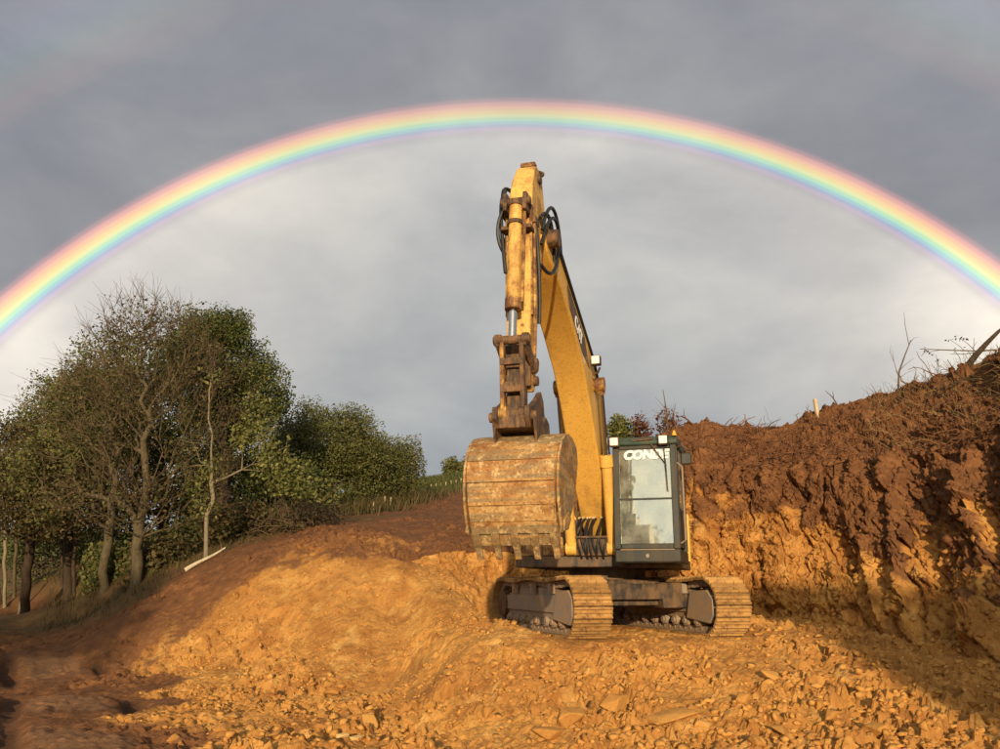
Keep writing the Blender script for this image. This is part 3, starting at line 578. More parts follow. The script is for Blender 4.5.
for sx in (-1, 1):
    cx = sx * 1.2
    fr = MB()
    fr.prism([(1.35, .30), (1.62, .36), (1.62, .62), (1.2, .74), (.75, .80), (-.75, .80), (-1.3, .72), (-1.62, .66), (-1.62, .36), (-1.35, .30)], cx - .17, cx + .17)
    T = fr.build('track', GREY, EX, .02, URZ)
    # outer side covers: a raised plate with gussets, and the idler guard at the front end
    o_ = sx if sx < 0 else 1
    for side in (-1, 1):
        x0 = cx + side * .173; x1 = cx + side * .27
        g = MB(); g.prism([(1.10, .30), (1.80, .24), (1.95, .36), (1.95, .62), (1.78, .76), (1.25, .74)], min(x0, x1), max(x0, x1)); g.build('idler_guard', GREY, T, .012, URZ)
        g = MB(); g.prism([(1.2, .40), (1.2, .68), (-1.5, .66), (-1.5, .40)], min(x0, x1) + (.0 if side > 0 else .06), max(x0, x1) - (.06 if side > 0 else .0)); g.build('side_plate', GREY, T, .01, URZ)
        for yy in (-.9, .1, 1.0):
            g = MB(); g.prism([(yy - .05, .70), (yy + .05, .70), (yy + .04, .86), (yy - .04, .86)], min(x0, x1) - .02, max(x0, x1) - .02); g.build('support', GREY, T, .006, URZ)
    for k in range(8):
        yy = -1.35 + 2.7 * k / 7
        g = MB(); g.cyl((cx - .22, yy, .255), (cx + .22, yy, .255), .085, 14); g.cyl((cx - .25, yy, .255), (cx + .25, yy, .255), .05, 10); g.build('roller', GREY, T, 0, URZ)
    for yy in (-.7, .7):
        MB().cyl((cx - .15, yy, .815), (cx + .15, yy, .815), .06, 12).build('carrier_roller', RUST, T, 0, URZ)
    g = MB(); g.cyl((cx - .065, -YI, ZC), (cx + .065, -YI, ZC), .33, 28); g.cyl((cx - .15, -YI, ZC), (cx + .15, -YI, ZC), .14, 16); g.build('idler', RUST, T, 0, URZ)
    g = MB(); g.cyl((cx - .065, YI, ZC), (cx + .065, YI, ZC), .32, 22); g.cyl((cx - .24, YI, ZC), (cx + .24, YI, ZC), .24, 20); g.build('sprocket', RUST, T, 0, URZ)
    M0 = Matrix.Rotation(URZ, 4, 'Z')
    for (yy, zz, a) in shoes:
        Mx = M0 @ Matrix.Translation((cx, yy, zz)) @ Matrix.Rotation(-a, 4, 'X')
        o = bpy.data.objects.new('track_shoe', SHOE); COL.objects.link(o); o.parent = T; o.matrix_local = Mx
        o = bpy.data.objects.new('chain_link', LINKM); COL.objects.link(o); o.parent = T; o.matrix_local = Mx
    sl = MB(); sl.box(cx - sx * .18 - .02, cx - sx * .18 + .02, -1.0, 1.0, .70, .76); sl.build('step', BLK, T, 0, URZ)

# --- house
b = MB(); b.box(-1.32, 1.32, -1.38, 2.3, 1.12, 1.30); b.build('deck', BLK, EX, .02)
b = MB(); b.prism([(.55, 1.302), (.55, 2.0), (.40, 2.12), (-2.25, 2.12), (-2.25, 1.302)], -1.30, -.38)
BD = b.build('house', YEL, EX, .03)
for k in range(7): MB().box(-1.312, -1.30, .0 + .06 * k, .035 + .06 * k, 1.55, 1.95).build('louvre', BLK, BD)
b = MB(); b.prism([(-.35, 1.302), (-.35, 2.1), (-2.25, 2.12), (-2.25, 1.302)], .40, 1.18); b.build('house', YEL, EX, .03)
b = MB(); b.prism([(-1.0, 1.3), (-1.0, 2.22), (-2.2, 2.22), (-2.2, 1.3)], -.378, .398); b.build('engine_hood', YEL, EX, .04)
b = MB(); b.cyl((-.7, 1.3, 2.12), (-.7, 1.3, 2.75), .07, 14); b.build('exhaust', BLK, EX)
b = MB(); b.prism([(-2.26, 1.15), (-2.7, 1.15), (-2.95, 1.35), (-2.95, 2.0), (-2.75, 2.25), (-2.26, 2.25)], -1.35, 1.35, tap=lambda f, h: 1 if f > -2.4 else .9); b.build('counterweight', YEL, EX, .05)
b = MB(); b.box(-1.28, -.50, -1.36, -.62, 1.302, 1.62); b.box(-1.2, -.6, -.62, -.56, 1.302, 1.9); b.build('toolbox', YEL2, EX, .02)
b = MB()
for xx in (-1.26, -.56): b.tube([(xx, -1.34, 1.6), (xx, -1.34, 2.3), (xx, -1.2, 2.42), (xx, -.6, 2.42), (xx, -.52, 2.3), (xx, -.52, 1.9)], .02, 8)
b.build('handrail', YEL2, EX)

# --- boom: foot, elbow, tip in the machine's centre plane
FO = Vector((0, -.45, 1.75)); EL = Vector((0, -2.30, 4.02)); TI = Vector((0, -5.25, 5.22))
top = [(.22, 1.90), (.62, 2.50), (1.15, 3.35), (1.65, 3.97), (2.18, 4.36), (2.78, 4.60), (3.6, 4.88), (4.6, 5.26), (5.15, 5.46), (5.42, 5.42)]
bot = [(5.47, 5.20), (5.30, 5.04), (4.6, 4.86), (3.7, 4.42), (3.05, 4.02), (2.62, 3.60), (2.05, 2.92), (1.45, 2.28), (.95, 1.78), (.60, 1.56), (.30, 1.58)]
bm_ = MB().prism(top + bot, -.24, .24, tap=lambda f, h: 1.0 if f < 3.8 else 1 - .10 * (f - 3.8) / 1.6)
BO = bm_.build('boom', YEL, EX, .022)
MB().cyl((-.36, -.45, 1.75), (.36, -.45, 1.75), .15, 20).build('foot_pin', BLK, BO)
b = MB(); b.box(-.46, -.30, -.75, -.15, 1.302, 1.95, .1); b.box(.30, .39, -.75, -.15, 1.302, 1.95, .1); b.build('boom_bracket', BLK, EX, .02)
MB().cyl((-.36, -2.22, 3.98), (.36, -2.22, 3.98), .105, 18).build('cylinder_boss', YEL2, BO, .01)
# logo panel and lettering on both flanks
for sx in (-1, 1):
    g = MB(); x0 = sx * .238; x1 = sx * .246
    g.prism([(2.60, 4.16), (2.98, 4.58), (4.2, 5.02), (4.05, 4.72), (3.2, 4.28)], min(x0, x1), max(x0, x1)); pn = g.build('logo_panel', BLK, BO)
    tm = text_mesh('CAT', .29, 0, .003, .01); tm.materials.append(WHT); o = link('lettering', tm, None, BO)
    c_, s_ = math.cos(R(20)), math.sin(R(20))
    o.matrix_local = Matrix.Translation((sx * .249, -3.48, 4.46)) @ Matrix(((0, 0, sx, 0), (sx * c_, s_, 0, 0), (-sx * s_, c_, 0, 0), (0, 0, 0, 1)))
# working lamp on the boom
lp = MB(); lp.box(.27, .42, -2.62, -2.50, 4.22, 4.37); L_ = lp.build('boom_lamp', BLK, BO, .01)
MB().box(.283, .407, -2.636, -2.622, 4.233, 4.357).build('lens', LENS, L_, .004)
MB().tube([(.27, -2.45, 4.10), (.36, -2.50, 4.12), (.40, -2.55, 4.18)], .02, 6).build('bracket', BLK, L_)
# steel pipes and hoses along the top of the boom
for k, xx in enumerate((-.19, -.11, .12, .19)):
    pp = [(xx, -f, h + .05 + .004 * k) for f, h in top[1:9]]
    MB().tube(pp, .024, 8).build('hydraulic_pipe', YEL2 if k % 2 else BLK, BO)
for k in range(5):
    f, h = [(.9, 2.95), (1.75, 4.04), (2.75, 4.59), (3.6, 4.88), (4.6, 5.26)][k]
    MB().box(-.23, .23, -f - .03, -f + .03, h + .03, h + .10).build('pipe_clamp', RUST, BO, .006)
# hose along the machine's left edge of the boom (seen against the sky)
MB().tube([(.25, -f, h + .02) for f, h in ((.65, 2.5), (1.2, 3.4), (1.7, 4.0), (2.25, 4.38), (3.0, 4.66), (4.0, 5.02), (4.9, 5.36))], .026, 8).build('hose', RUB, BO)
# --- boom cylinders, one each side
for sx in (-1, 1):
    x = sx * .345; A = Vector((x, -1.42, 1.42)); Bp = Vector((x, -2.22, 3.98)); d = (Bp - A).normalized(); Lc = (Bp - A).length
    c = MB(); c.cyl(A, A + d * 1.50, .088, 20); c.cyl(A + d * 1.34, A + d * 1.53, .108, 20); c.cyl(A + Vector((-.09, 0, 0)), A + Vector((.09, 0, 0)), .11, 16)
    CY = c.build('boom_cylinder', YEL, EX, .006)
    c = MB(); c.cyl(A + d * 1.5, Bp - d * .08, .048, 18); c.build('rod', CHR, CY)
    c = MB(); c.cyl(Bp - d * .16, Bp, .07, 14); c.cyl(Bp + Vector((-.07, 0, 0)), Bp + Vector((.07, 0, 0)), .12, 18); c.build('rod_end', YEL2, CY, .006)
    c = MB(); c.tube([A + d * .1 + Vector((sx * .11, .0, 0)), A + d * 1.3 + Vector((sx * .12, .02, 0))], .02, 6); c.build('feed_pipe', RUB, CY)
# --- arm (dipper): head at the top, pin at the boom tip, hanging down to the bucket
AX = .158
armp = [(5.20, 6.08), (5.28, 6.22), (5.46, 6.24), (5.60, 6.17), (5.78, 5.90), (5.90, 5.55), (5.98, 5.0), (6.02, 4.2), (6.04, 3.55), (6.03, 3.18), (5.93, 3.05), (5.80, 3.08), (5.74, 3.25), (5.66, 3.9), (5.54, 4.6), (5.36, 5.0), (5.20, 5.14), (5.14, 5.34), (5.22, 5.66)]
AR = MB().prism(armp, -AX, AX, tap=lambda f, h: (1 - .22 * max(0, h - 5.7) / .5) if h > 4.6 else 1 - .10 * (4.6 - h) / 1.5).build('arm', YELA, EX, .02)
MB().cyl((-.36, -5.27, 5.26), (.36, -5.27, 5.26), .12, 20).build('arm_pin', RUST, AR, .008)
MB().box(-.10, .10, -5.50, -5.38, 6.235, 6.30).build('head_block', YEL2, AR, .01)
MB().cyl((-.08, -5.33, 6.22), (-.08, -5.33, 6.31), .025, 8).build('grease_fitting', RUST, AR); MB().cyl((.09, -5.36, 6.2), (.13, -5.22, 6.24), .04, 8).build('grease_fitting', RUST, AR)
for xx in (-.155, .155):
    MB().box(xx - .016, xx + .018, -5.985, -5.88, 4.0, 5.45).build('weld_strip', YEL2, AR, .004)
MB().cyl((-.17, -5.45, 6.05), (.17, -5.45, 6.05), .07, 14).build('cylinder_pin', RUST, AR)
# arm cylinder on top of the boom
A = Vector((0, -2.35, 4.72)); Bp = Vector((0, -5.32, 6.04)); d = (Bp - A).normalized()
c = MB(); c.cyl(A, A + d * 1.75, .095, 20); c.cyl(A + d * 1.62, A + d * 1.78, .115, 18); c.cyl(A + Vector((-.1, 0, 0)), A + Vector((.1, 0, 0)), .12, 16); CY = c.build('arm_cylinder', YEL, EX, .006)
MB().cyl(A + d * 1.75, Bp, .055, 16).build('rod', CHR, CY)
# bucket cylinder down the front of the arm
A = Vector((0, -6.10, 5.42)); Bp = Vector((0, -6.30, 3.62)); d = (Bp - A).normalized()
c = MB(); c.cyl(A, A + d * 1.42, .082, 20); CY = c.build('bucket_cylinder', YELA, EX, .005)
MB().cyl(A + d * 1.30, A + d * 1.45, .10, 18).build('gland', YEL2, CY, .006)
MB().cyl(A - d * .02, A + d * .05, .10, 16).build('collar', RUST, CY, .004); MB().cyl(A + d * .26, A + d * .31, .105, 16).build('collar', RUST, CY, .004); MB().box(-.19, .19, -6.12, -5.9, 5.08, 5.13).build('cylinder_clamp', RUST, CY, .004)
b = MB(); b.box(-.15, -.10, -6.2, -5.86, 5.30, 5.55, .05); b.box(.10, .15, -6.2, -5.86, 5.30, 5.55, .05); b.cyl((-.19, -6.10, 5.44), (.19, -6.10, 5.44), .055, 12); b.build('cylinder_mount', RUST, AR, .008)
MB().cyl(A + d * 1.42, Bp, .05, 16).build('rod', CHR, CY)
MB().tube([A + d * .1 + Vector((.11, 0, 0)), A + d * .4 + Vector((.115, .0, 0)), A + d * 1.35 + Vector((.105, .02, 0))], .022, 8).build('feed_pipe', YEL2, CY)
# linkage: two side levers, power link
LK = (6.30, 3.60)
for sx in (-1, 1):
    x = sx * .165
    b = MB(); b.prism([(5.92, 3.36), (5.98, 3.28), (6.36, 3.52), (6.38, 3.66), (6.26, 3.68)], x - .022, x + .022); b.cyl((x - .04, -6.31, 3.60), (x + .04, -6.31, 3.60), .075, 14); b.cyl((x - .04, -5.95, 3.34), (x + .04, -5.95, 3.34), .07, 14)
    b.build('lever', RUST, EX, .008)
    b = MB(); b.prism([(6.26, 3.60), (6.36, 3.60), (6.31, 2.72), (6.21, 2.72)], x * .72 - .025, x * .72 + .025); b.cyl((x * .72 - .05, -6.26, 2.74), (x * .72 + .05, -6.26, 2.74), .085, 14)
    b.build('power_link', YEL2 if sx < 0 else RUST, EX, .01)
MB().box(-.155, .155, -6.062, -6.02, 3.10, 3.62).build('dark_plate', RUST, AR, .006)  # dark plate added over the lower front of the arm
for zz in (3.2, 3.42): MB().cyl((.12, -5.86, zz), (.20, -5.86, zz), .06, 12).build('grease_boss', RUST, AR, .006)
MB().cyl((-.22, -6.31, 3.60), (.22, -6.31, 3.60), .055, 14).build('link_pin', RUST, EX, .006); MB().cyl((-.22, -5.95, 3.34), (.22, -5.95, 3.34), .05, 14).build('link_pin', RUST, EX, .006)
MB().box(-.14, .14, -6.33, -6.24, 2.98, 3.10).build('link_brace', RUST, EX, .006); MB().box(-.14, .14, -6.35, -6.27, 3.30, 3.38).build('link_brace', RUST, EX, .006)
MB().box(-.10, .10, -6.20, -5.97, 2.74, 3.30).build('gap_filler', RUST, EX, .02)  # dark block added to close the sky gap and darken the openings
# quick coupler
b = MB(); b.prism([(5.68, 2.98), (5.80, 3.08), (6.0, 2.95), (6.22, 2.84), (6.38, 2.80), (6.40, 2.66), (6.30, 2.56), (5.66, 2.54), (5.60, 2.72)], -.22, -.16); b.prism([(5.68, 2.98), (5.80, 3.08), (6.0, 2.95), (6.22, 2.84), (6.38, 2.80), (6.40, 2.66), (6.30, 2.56), (5.66, 2.54), (5.60, 2.72)], .16, .22)
b.box(-.16, .16, -6.33, -5.68, 2.56, 2.78); b.cyl((-.28, -6.27, 2.70), (.28, -6.27, 2.70), .06, 14); b.cyl((-.28, -5.83, 2.70), (.28, -5.83, 2.70), .06, 14); b.build('coupler', RUST, EX, .012)
# --- bucket: curved shell towards the camera, open towards the machine
BW = .515
def btap(f, h): return 1.0 - .055 * max(0, (2.45 - h)) / 1.0
outer = [(5.50, 2.42), (5.72, 2.505), (5.95, 2.52), (6.15, 2.47), (6.32, 2.36), (6.44, 2.20), (6.50, 2.02), (6.515, 1.84), (6.49, 1.66), (6.43, 1.48), (6.35, 1.32)]
def offs(pl, d):
    out = []
    for i, (f, h) in enumerate(pl):
        a = Vector(pl[max(i - 1, 0)]); c = Vector(pl[min(i + 1, len(pl) - 1)]); t = (c - a).normalized(); out.append((f - t.y * -d * -1 if False else f + t.y * d, h - t.x * d))
    return out
inner = offs(outer, .035)
BK = MB().prism(outer + inner[::-1], -BW, BW, tap=btap).build('bucket', BUCK, EX, .006)
for sx in (-1, 1):
    x0, x1 = sorted((sx * (BW - .002), sx * (BW + .03)))
    MB().prism([(f, h) for f, h in offs(outer, -.012)] + [(6.12, 1.36), (5.80, 1.62), (5.55, 1.98), (5.44, 2.25)], x0, x1, tap=btap).build('side_plate', BUCK, BK, .008)
    x0, x1 = sorted((sx * (BW + .028), sx * (BW + .05)))
    MB().prism([(6.36, 1.33), (6.14, 1.36), (5.98, 1.50), (6.12, 1.56), (6.34, 1.46)], x0, x1, tap=btap).build('side_cutter', BUCK, BK, .006)
# welded plates across the shell, each lapping the next one down
ot = np.array(outer)
def arcpts(i0, i1, d0, d1, n=5):
    ks = np.linspace(i0, i1, n); return [(np.interp(k, range(len(ot)), ot[:, 0]), np.interp(k, range(len(ot)), ot[:, 1])) for k in ks]
for k, (i0, i1, d) in enumerate(((2.0, 5.25, .016), (5.32, 6.7, .028), (6.78, 8.15, .020), (8.22, 9.15, .034), (9.2, 10.0, .026))):
    pl = arcpts(i0, i1, 0, 0, 8); o1 = offs(pl, -.003); o2 = offs(pl, -d)
    MB().prism(o2 + o1[::-1], -BW + .004 * k, BW - .004 * k, tap=btap).build('shell_plate', BUCK, BK, .004)
MB().prism([(6.40, 1.42), (6.37, 1.42), (6.235, 1.19), (6.265, 1.18)], -BW - .01, BW + .01, tap=btap).build('cutting_edge', BUCK, BK, .004)
for k in range(5):
    x = -.44 + .22 * k
    b = MB(); b.prism([(6.45, 1.47), (6.37, 1.45), (6.23, 1.24), (6.21, 1.16), (6.25, 1.15), (6.32, 1.20)], x - .045, x + .045); b.prism([(6.28, 1.19), (6.21, 1.19), (6.15, 1.03), (6.18, 1.02)], x - .036, x + .036, tap=lambda f, h: 1 if h > 1 else .75)
    b.build('tooth', BUCK, BK, .008)
for x in (-.17, .17):
    b = MB(); b.prism([(5.60, 2.45), (5.68, 2.72), (5.82, 2.77), (5.98, 2.66), (6.16, 2.77), (6.29, 2.77), (6.37, 2.66), (6.28, 2.38), (6.0, 2.50)], x + (.07 if x > 0 else -.07) - .015, x + (.07 if x > 0 else -.07) + .015); b.build('bucket_ear', RUST, BK, .008)
# --- hoses round the arm joint
hs = [bez((.24, -5.55, 5.28), (.30, -5.30, 5.95), (.34, -4.95, 5.85), (.27, -4.55, 5.36), 18), bez((.24, -5.62, 5.05), (.34, -5.35, 5.75), (.36, -5.0, 5.70), (.28, -4.65, 5.38), 16),
      bez((.25, -5.68, 4.75), (.36, -5.25, 4.55), (.36, -5.02, 5.15), (.29, -4.75, 5.42), 16), bez((.22, -5.60, 5.42), (.28, -5.4, 5.70), (.33, -5.2, 5.55), (.29, -5.05, 5.05), 14),
      bez((-.20, -6.02, 5.40), (-.32, -6.08, 5.25), (-.34, -6.06, 4.95), (-.2, -5.95, 4.80), 12), bez((-.22, -5.92, 5.70), (-.30, -6.0, 5.55), (-.26, -6.05, 5.3), (-.19, -6.02, 4.55), 12),
      bez((-.21, -5.7, 5.80), (-.29, -5.8, 5.85), (-.29, -5.95, 5.72), (-.22, -6.0, 5.35), 10), bez((.23, -5.86, 5.2), (.27, -5.9, 4.8), (.27, -5.8, 4.4), (.23, -5.75, 3.95), 12)]
hs = [[Vector((p.x * .84, p.y, p.z)) for p in l] for l in hs]
for h_ in hs: MB().tube(h_, .024, 8).build('hose', RUB, AR)
MB().tube([(.185, -5.9, 5.25), (.185, -5.92, 4.6), (.175, -5.9, 3.9), (.168, -5.9, 3.5)], .02, 8).build('hydraulic_pipe', YEL2, AR)
MB().box(.14, .21, -5.95, -5.75, 5.22, 5.32).build('hose_clamp', RUST, AR, .006); MB().box(-.21, -.14, -6.02, -5.85, 5.3, 5.37).build('hose_clamp', RUST, AR, .006)
# hoses at the boom foot, in front of the deck, with pale ferrules
for k in range(9):
    x = -.22 + .055 * k + random.uniform(-.03, .03); e = random.uniform(-.16, .16)
    q = MB().tube(bez((x, -1.05, 1.95), (x + e, -1.62, 1.80 - .05 * (k % 3)), (x - e, -1.66, 1.18 + .06 * (k % 2)), (x * .9, -1.15, 1.22), 14), .017, 8).build('hose', RUB, EX)
    MB().cyl((x, -1.02, 1.96), (x + e * .3, -1.15, 1.94), .018, 8).build('ferrule', STAKE, q)
b = MB(); b.box(-.30, .30, -1.45, -1.10, 1.30, 1.62); b.build('valve_block', RUST, EX, .02)
MB().tube([(-.30, -1.50, 1.60), (.30, -1.50, 1.60)], .02, 8).build('hose_guard', BLK, EX)

# --- cab
x0, x1, yf_, yb_, z0, z1 = .44, 1.52, -1.88, -.22, 1.14, 3.02
b = MB(); b.box(x0, x1, yf_, yb_, z0, 1.34); CB = b.build('cab', GRN, EX, .025)
def pillar(a, c, r, name='pillar', mat=GRN):
    m = MB(); a = Vector(a); c = Vector(c); m.box(-1, 1, -1, 1, 0, 1)
    m.v = [((a.x if z == 0 else c.x) + x * r, (a.y if z == 0 else c.y) + y * r, a.z if z == 0 else c.z) for x, y, z in m.v]
    return m.build(name, mat, CB, .012)
YT = yf_ + .10
pillar((x0 + .055, yf_ + .055, 1.34), (x0 + .055, YT + .055, 2.92), .055); pillar((x1 - .055, yf_ + .055, 1.34), (x1 - .055, YT + .055, 2.92), .055)
pillar((x0 + .055, yb_ - .055, 1.34), (x0 + .055, yb_ - .055, 2.92), .055); pillar((x1 - .055, yb_ - .055, 1.34), (x1 - .055, yb_ - .055, 2.92), .055)
pillar((x1 - .05, -1.05, 1.34), (x1 - .05, -1.05, 2.92), .045)
b = MB(); b.prism([(-YT + .03, 2.92), (-YT + .05, 2.97), (-YT - .06, 3.06), (-yb_ - 1.3, 3.09), (-yb_ + .02, 3.03), (-yb_ + .02, 2.92)], x0 - .02, x1 + .02); b.prism([(0, 0), (0, 0), (0, 0)], 0, 0) if False else None
b.build('roof', GRNR, CB, .03)
b = MB(); b.box(x0 + .112, x1 - .112, YT + .0, YT + .06, 2.86, 2.918); b.build('header', GRN, CB, .01)
b = MB(); b.box(x0 + .112, x1 - .112, yf_ + .01, yf_ + .08, 1.342, 1.42); b.build('sill', GRN, CB, .01)
zs = 2.09; ys_ = yf_ + (YT - yf_) * (zs - 1.34) / 1.58
b = MB(); b.box(x0 + .112, x1 - .112, ys_ + .005, ys_ + .05, zs - .012, zs + .012); b.build('window_bar', GRN, CB, .004)
def pane(za, zb, name='windscreen'):
    m = MB(); ya = yf_ + .03 + (YT - yf_) * (za - 1.34) / 1.58; yc = yf_ + .03 + (YT - yf_) * (zb - 1.34) / 1.58
    m.add([(x0 + .1, ya, za), (x1 - .1, ya, za), (x1 - .1, yc, zb), (x0 + .1, yc, zb), (x0 + .1, ya + .006, za), (x1 - .1, ya + .006, za), (x1 - .1, yc + .006, zb), (x0 + .1, yc + .006, zb)], [(0, 1, 2, 3), (7, 6, 5, 4), (0, 4, 5, 1), (1, 5, 6, 2), (2, 6, 7, 3), (3, 7, 4, 0)])
    return m.build(name, GLS, CB)
wsu = pane(zs + .0125, 2.859); wsl = pane(1.421, zs - .0125)
tm = text_mesh('CONDE', .19, .2, .002, .011); tm.materials.append(WHT); o = link('lettering', tm, None, wsu)
o.location = ((x0 + x1) / 2 + .02, yf_ + .012 + (YT - yf_) * (2.71 - 1.34) / 1.58, 2.71); o.rotation_euler = (R(90 - 3.6), 0, 0); o.scale = (1.12, 1, 1)
# side and rear windows, lower panels, door
b = MB(); b.box(x1 - .05, x1 - .04, -1.0, yb_ - .11, 1.95, 2.90); b.build('side_window', GLS, CB)
b = MB(); b.box(x0 + .04, x0 + .05, yf_ + .11, yb_ - .11, 1.85, 2.90); b.build('side_window', GLS, CB)
b = MB(); b.box(x0 + .112, x1 - .112, yb_ - .05, yb_ - .04, 1.95, 2.90); b.build('rear_window', GLS, CB)
b = MB(); b.box(x0 + .112, x1 - .112, yb_ - .06, yb_ - .03, 1.342, 1.95); b.build('rear_panel', GRN, CB)
b = MB(); b.box(x0 + .03, x0 + .06, yf_ + .112, yb_ - .112, 1.342, 1.85); b.build('side_panel', GRN, CB)
b = MB(); b.box(x1 - .02, x1 + .012, -1.80, -1.0, 1.36, 1.95); D_ = b.build('door', GRN, CB, .01)
b = MB(); b.box(x1 - .008, x1 + .0, -1.70, -1.06, 1.952, 2.86); b.build('door_glass', GLS, D_)
MB().box(x1 - .02, x1 + .012, -1.80, -1.70, 1.952, 2.88).build('door_frame', GRN, D_, .008); MB().box(x1 - .02, x1 + .012, -1.06, -1.0, 1.952, 2.88).build('door_frame', GRN, D_, .008)
MB().box(x1 + .012, x1 + .035, -1.12, -1.04, 1.8, 1.9).build('handle', BLK, D_)
MB().tube([(x1 + .01, -1.84, 1.42), (x1 + .09, -1.88, 1.46), (x1 + .09, -1.86, 2.55), (x1 + .01, -1.80, 2.62)], .016, 8).build('grab_rail', GREY, CB)
# mirror, lamps, beacon, wiper
m_ = MB(); m_.box(x1 + .08, x1 + .25, -1.90, -1.84, 2.58, 2.76); mm = m_.build('mirror', GRN, CB, .02)
MB().tube([(x1, -1.78, 2.86), (x1 + .1, -1.86, 2.88), (x1 + .22, -1.86, 2.80)], .014, 6).build('mirror_arm', BLK, mm)
for xx in (x0 + .05, x1 - .20):
    q = MB().box(xx - .085, xx + .085, YT - .13, YT - .03, 2.90, 3.05).build('work_lamp', BLK, CB, .012)
    MB().box(xx - .068, xx + .068, YT - .146, YT - .132, 2.916, 3.034).build('lens', LENS, q, .008)
q = MB().cyl((x1 - .02, YT + .02, 3.05), (x1 - .02, YT + .02, 3.13), .045, 14, .015).build('beacon', AMB, CB)
MB().tube([(x1 - .20, YT - .012, 2.86), (x1 - .19, ys_ - .0, 2.55), (x1 - .17, ys_ - .01, 2.20)], .012, 6).build('wiper', BLK, CB)
MB().tube([(x0 + .62, YT - .03, 2.99), (x0 + .74, YT - .04, 2.82), (x1 - .18, ys_ + .01, 2.60)], .012, 6).build('wiper_arm', BLK, CB)
MB().tube([(x0 + .35, YT - .05, 2.99), (x0 + .70, YT - .05, 3.01)], .02, 6).build('wiper_motor_cover', BLK, CB)
b = MB(); b.cyl(((x0 + x1) / 2, yf_ - .012, 1.24), ((x0 + x1) / 2, yf_ + .01, 1.24), .03, 10); b.box(x0 + .1, x1 - .1, yf_ - .012, yf_ - .001, 1.325, 1.338); b.build('front_trim', GREY, CB)
# inside: seat, consoles, levers
b = MB(); b.box(.74, 1.24, -1.05, -.55, 1.55, 1.72); b.prism([(.62, 1.70), (.52, 1.70), (.40, 2.45), (.52, 2.45)], .75, 1.23); b.box(.86, 1.12, -.52, -.42, 2.44, 2.66); b.box(.8, 1.18, -1.0, -.6, 1.342, 1.55); b.build('seat', SEATM, CB, .03)
for xx in (.66, 1.32):
    b = MB(); b.box(xx - .08, xx + .08, -1.25, -.6, 1.60, 1.86); b.cyl((xx, -1.2, 1.86), (xx - .02, -1.25, 2.05), .02, 8); b.cyl((xx - .02, -1.25, 2.05), (xx - .02, -1.26, 2.14), .032, 10); b.build('console', SEATM, CB, .015)
for xx in (.90, 1.08): MB().tube([(xx, -1.45, 1.34), (xx, -1.52, 1.7), (xx, -1.48, 1.95)], .014, 6).build('travel_lever', BLK, CB)

# fit the cab's width and height, and lift the bucket lip, to the machine's proportions
CB.scale = (.945, 1, 1.045); CB.location = (.44 * .055, 0, 1.14 * -.045 + .035)
BK.scale = (1, 1, .94); BK.location = (.03, 0, 2.5 * .06)
# ------------------------------------------------------------------ trees
def seg_tubes(P0, P1, r0, r1, n):
    d = P1 - P0; ln = np.linalg.norm(d, axis=1)[:, None] + 1e-9; d = d / ln
    ref = np.where(np.abs(d[:, 2:3]) > .9, np.array([[1., 0, 0]]), np.array([[0, 0, 1.]]))
    u = np.cross(d, ref); u /= np.linalg.norm(u, axis=1)[:, None]; w = np.cross(d, u)
    t = np.arange(n) * 2 * np.pi / n; cs = np.cos(t)[None, :, None]; sn = np.sin(t)[None, :, None]
    P0 = P0 - d * np.minimum(r0, ln[:, 0] * .6)[:, None] * .45
    ring = u[:, None] * cs + w[:, None] * sn
    A = P0[:, None] + ring * r0[:, None, None]; Bq = P1[:, None] + ring * r1[:, None, None]
    v = np.concatenate((A, Bq), 1).reshape(-1, 3); m = len(P0)
    k = np.arange(n); f = np.stack((k, (k + 1) % n, (k + 1) % n + n, k + n), 1)
    return v, (f[None] + (np.arange(m) * 2 * n)[:, None, None]).reshape(-1, 4)
def grow(trunk, targets, rg, bf=.35, step=.35, wob=.10, sag=.0):
    """connect crown targets to a trunk polyline as a branching skeleton"""
    nodes = [np.array(trunk[0], float)]; par = [-1]; pl = [0.0]
    for a, c in zip(trunk[:-1], trunk[1:]):
        a = np.array(a, float); c = np.array(c, float); k = max(1, int(np.linalg.norm(c - a) / step))
        for i in range(1, k + 1):
            p = a + (c - a) * i / k + rg.normal(0, wob * .25, 3) * (1, 1, 0); par.append(len(nodes) - 1); pl.append(pl[-1] + np.linalg.norm(p - nodes[-1])); nodes.append(p)
    nt_ = len(nodes); n0 = max(1, int(nt_ * .35))
    ordr = np.argsort(np.linalg.norm(targets - nodes[nt_ // 2], axis=1))
    cap = nt_ + len(targets) * 14; NP_ = np.zeros((cap, 3)); NP_[:nt_] = nodes; PL = np.zeros(cap); PL[:nt_] = pl; n = nt_
    for ti in ordr:
        t = targets[ti]; d = np.linalg.norm(NP_[:n] - t, axis=1); cost = d + bf * PL[:n] + 1.2 * np.maximum(0, NP_[:n, 2] - t[2] + .1 * d); cost[:n0] += 5
        j = int(np.argmin(cost)); k = min(12, max(2, int(d[j] / step))); a = NP_[j].copy(); prev = j
        bow = np.array((0, 0, -sag * d[j])) + rg.normal(0, wob, 3) * d[j] * .5
        for i in range(1, k + 1):
            s = i / k; p = a + (t - a) * s + bow * 4 * s * (1 - s) + (rg.normal(0, wob * .2, 3) if i < k else 0)
            if n >= cap: break
            NP_[n] = p; PL[n] = PL[prev] + np.linalg.norm(p - NP_[prev]); par.append(prev); prev = n; n += 1
    return NP_[:n], np.array(par[:n]), nt_
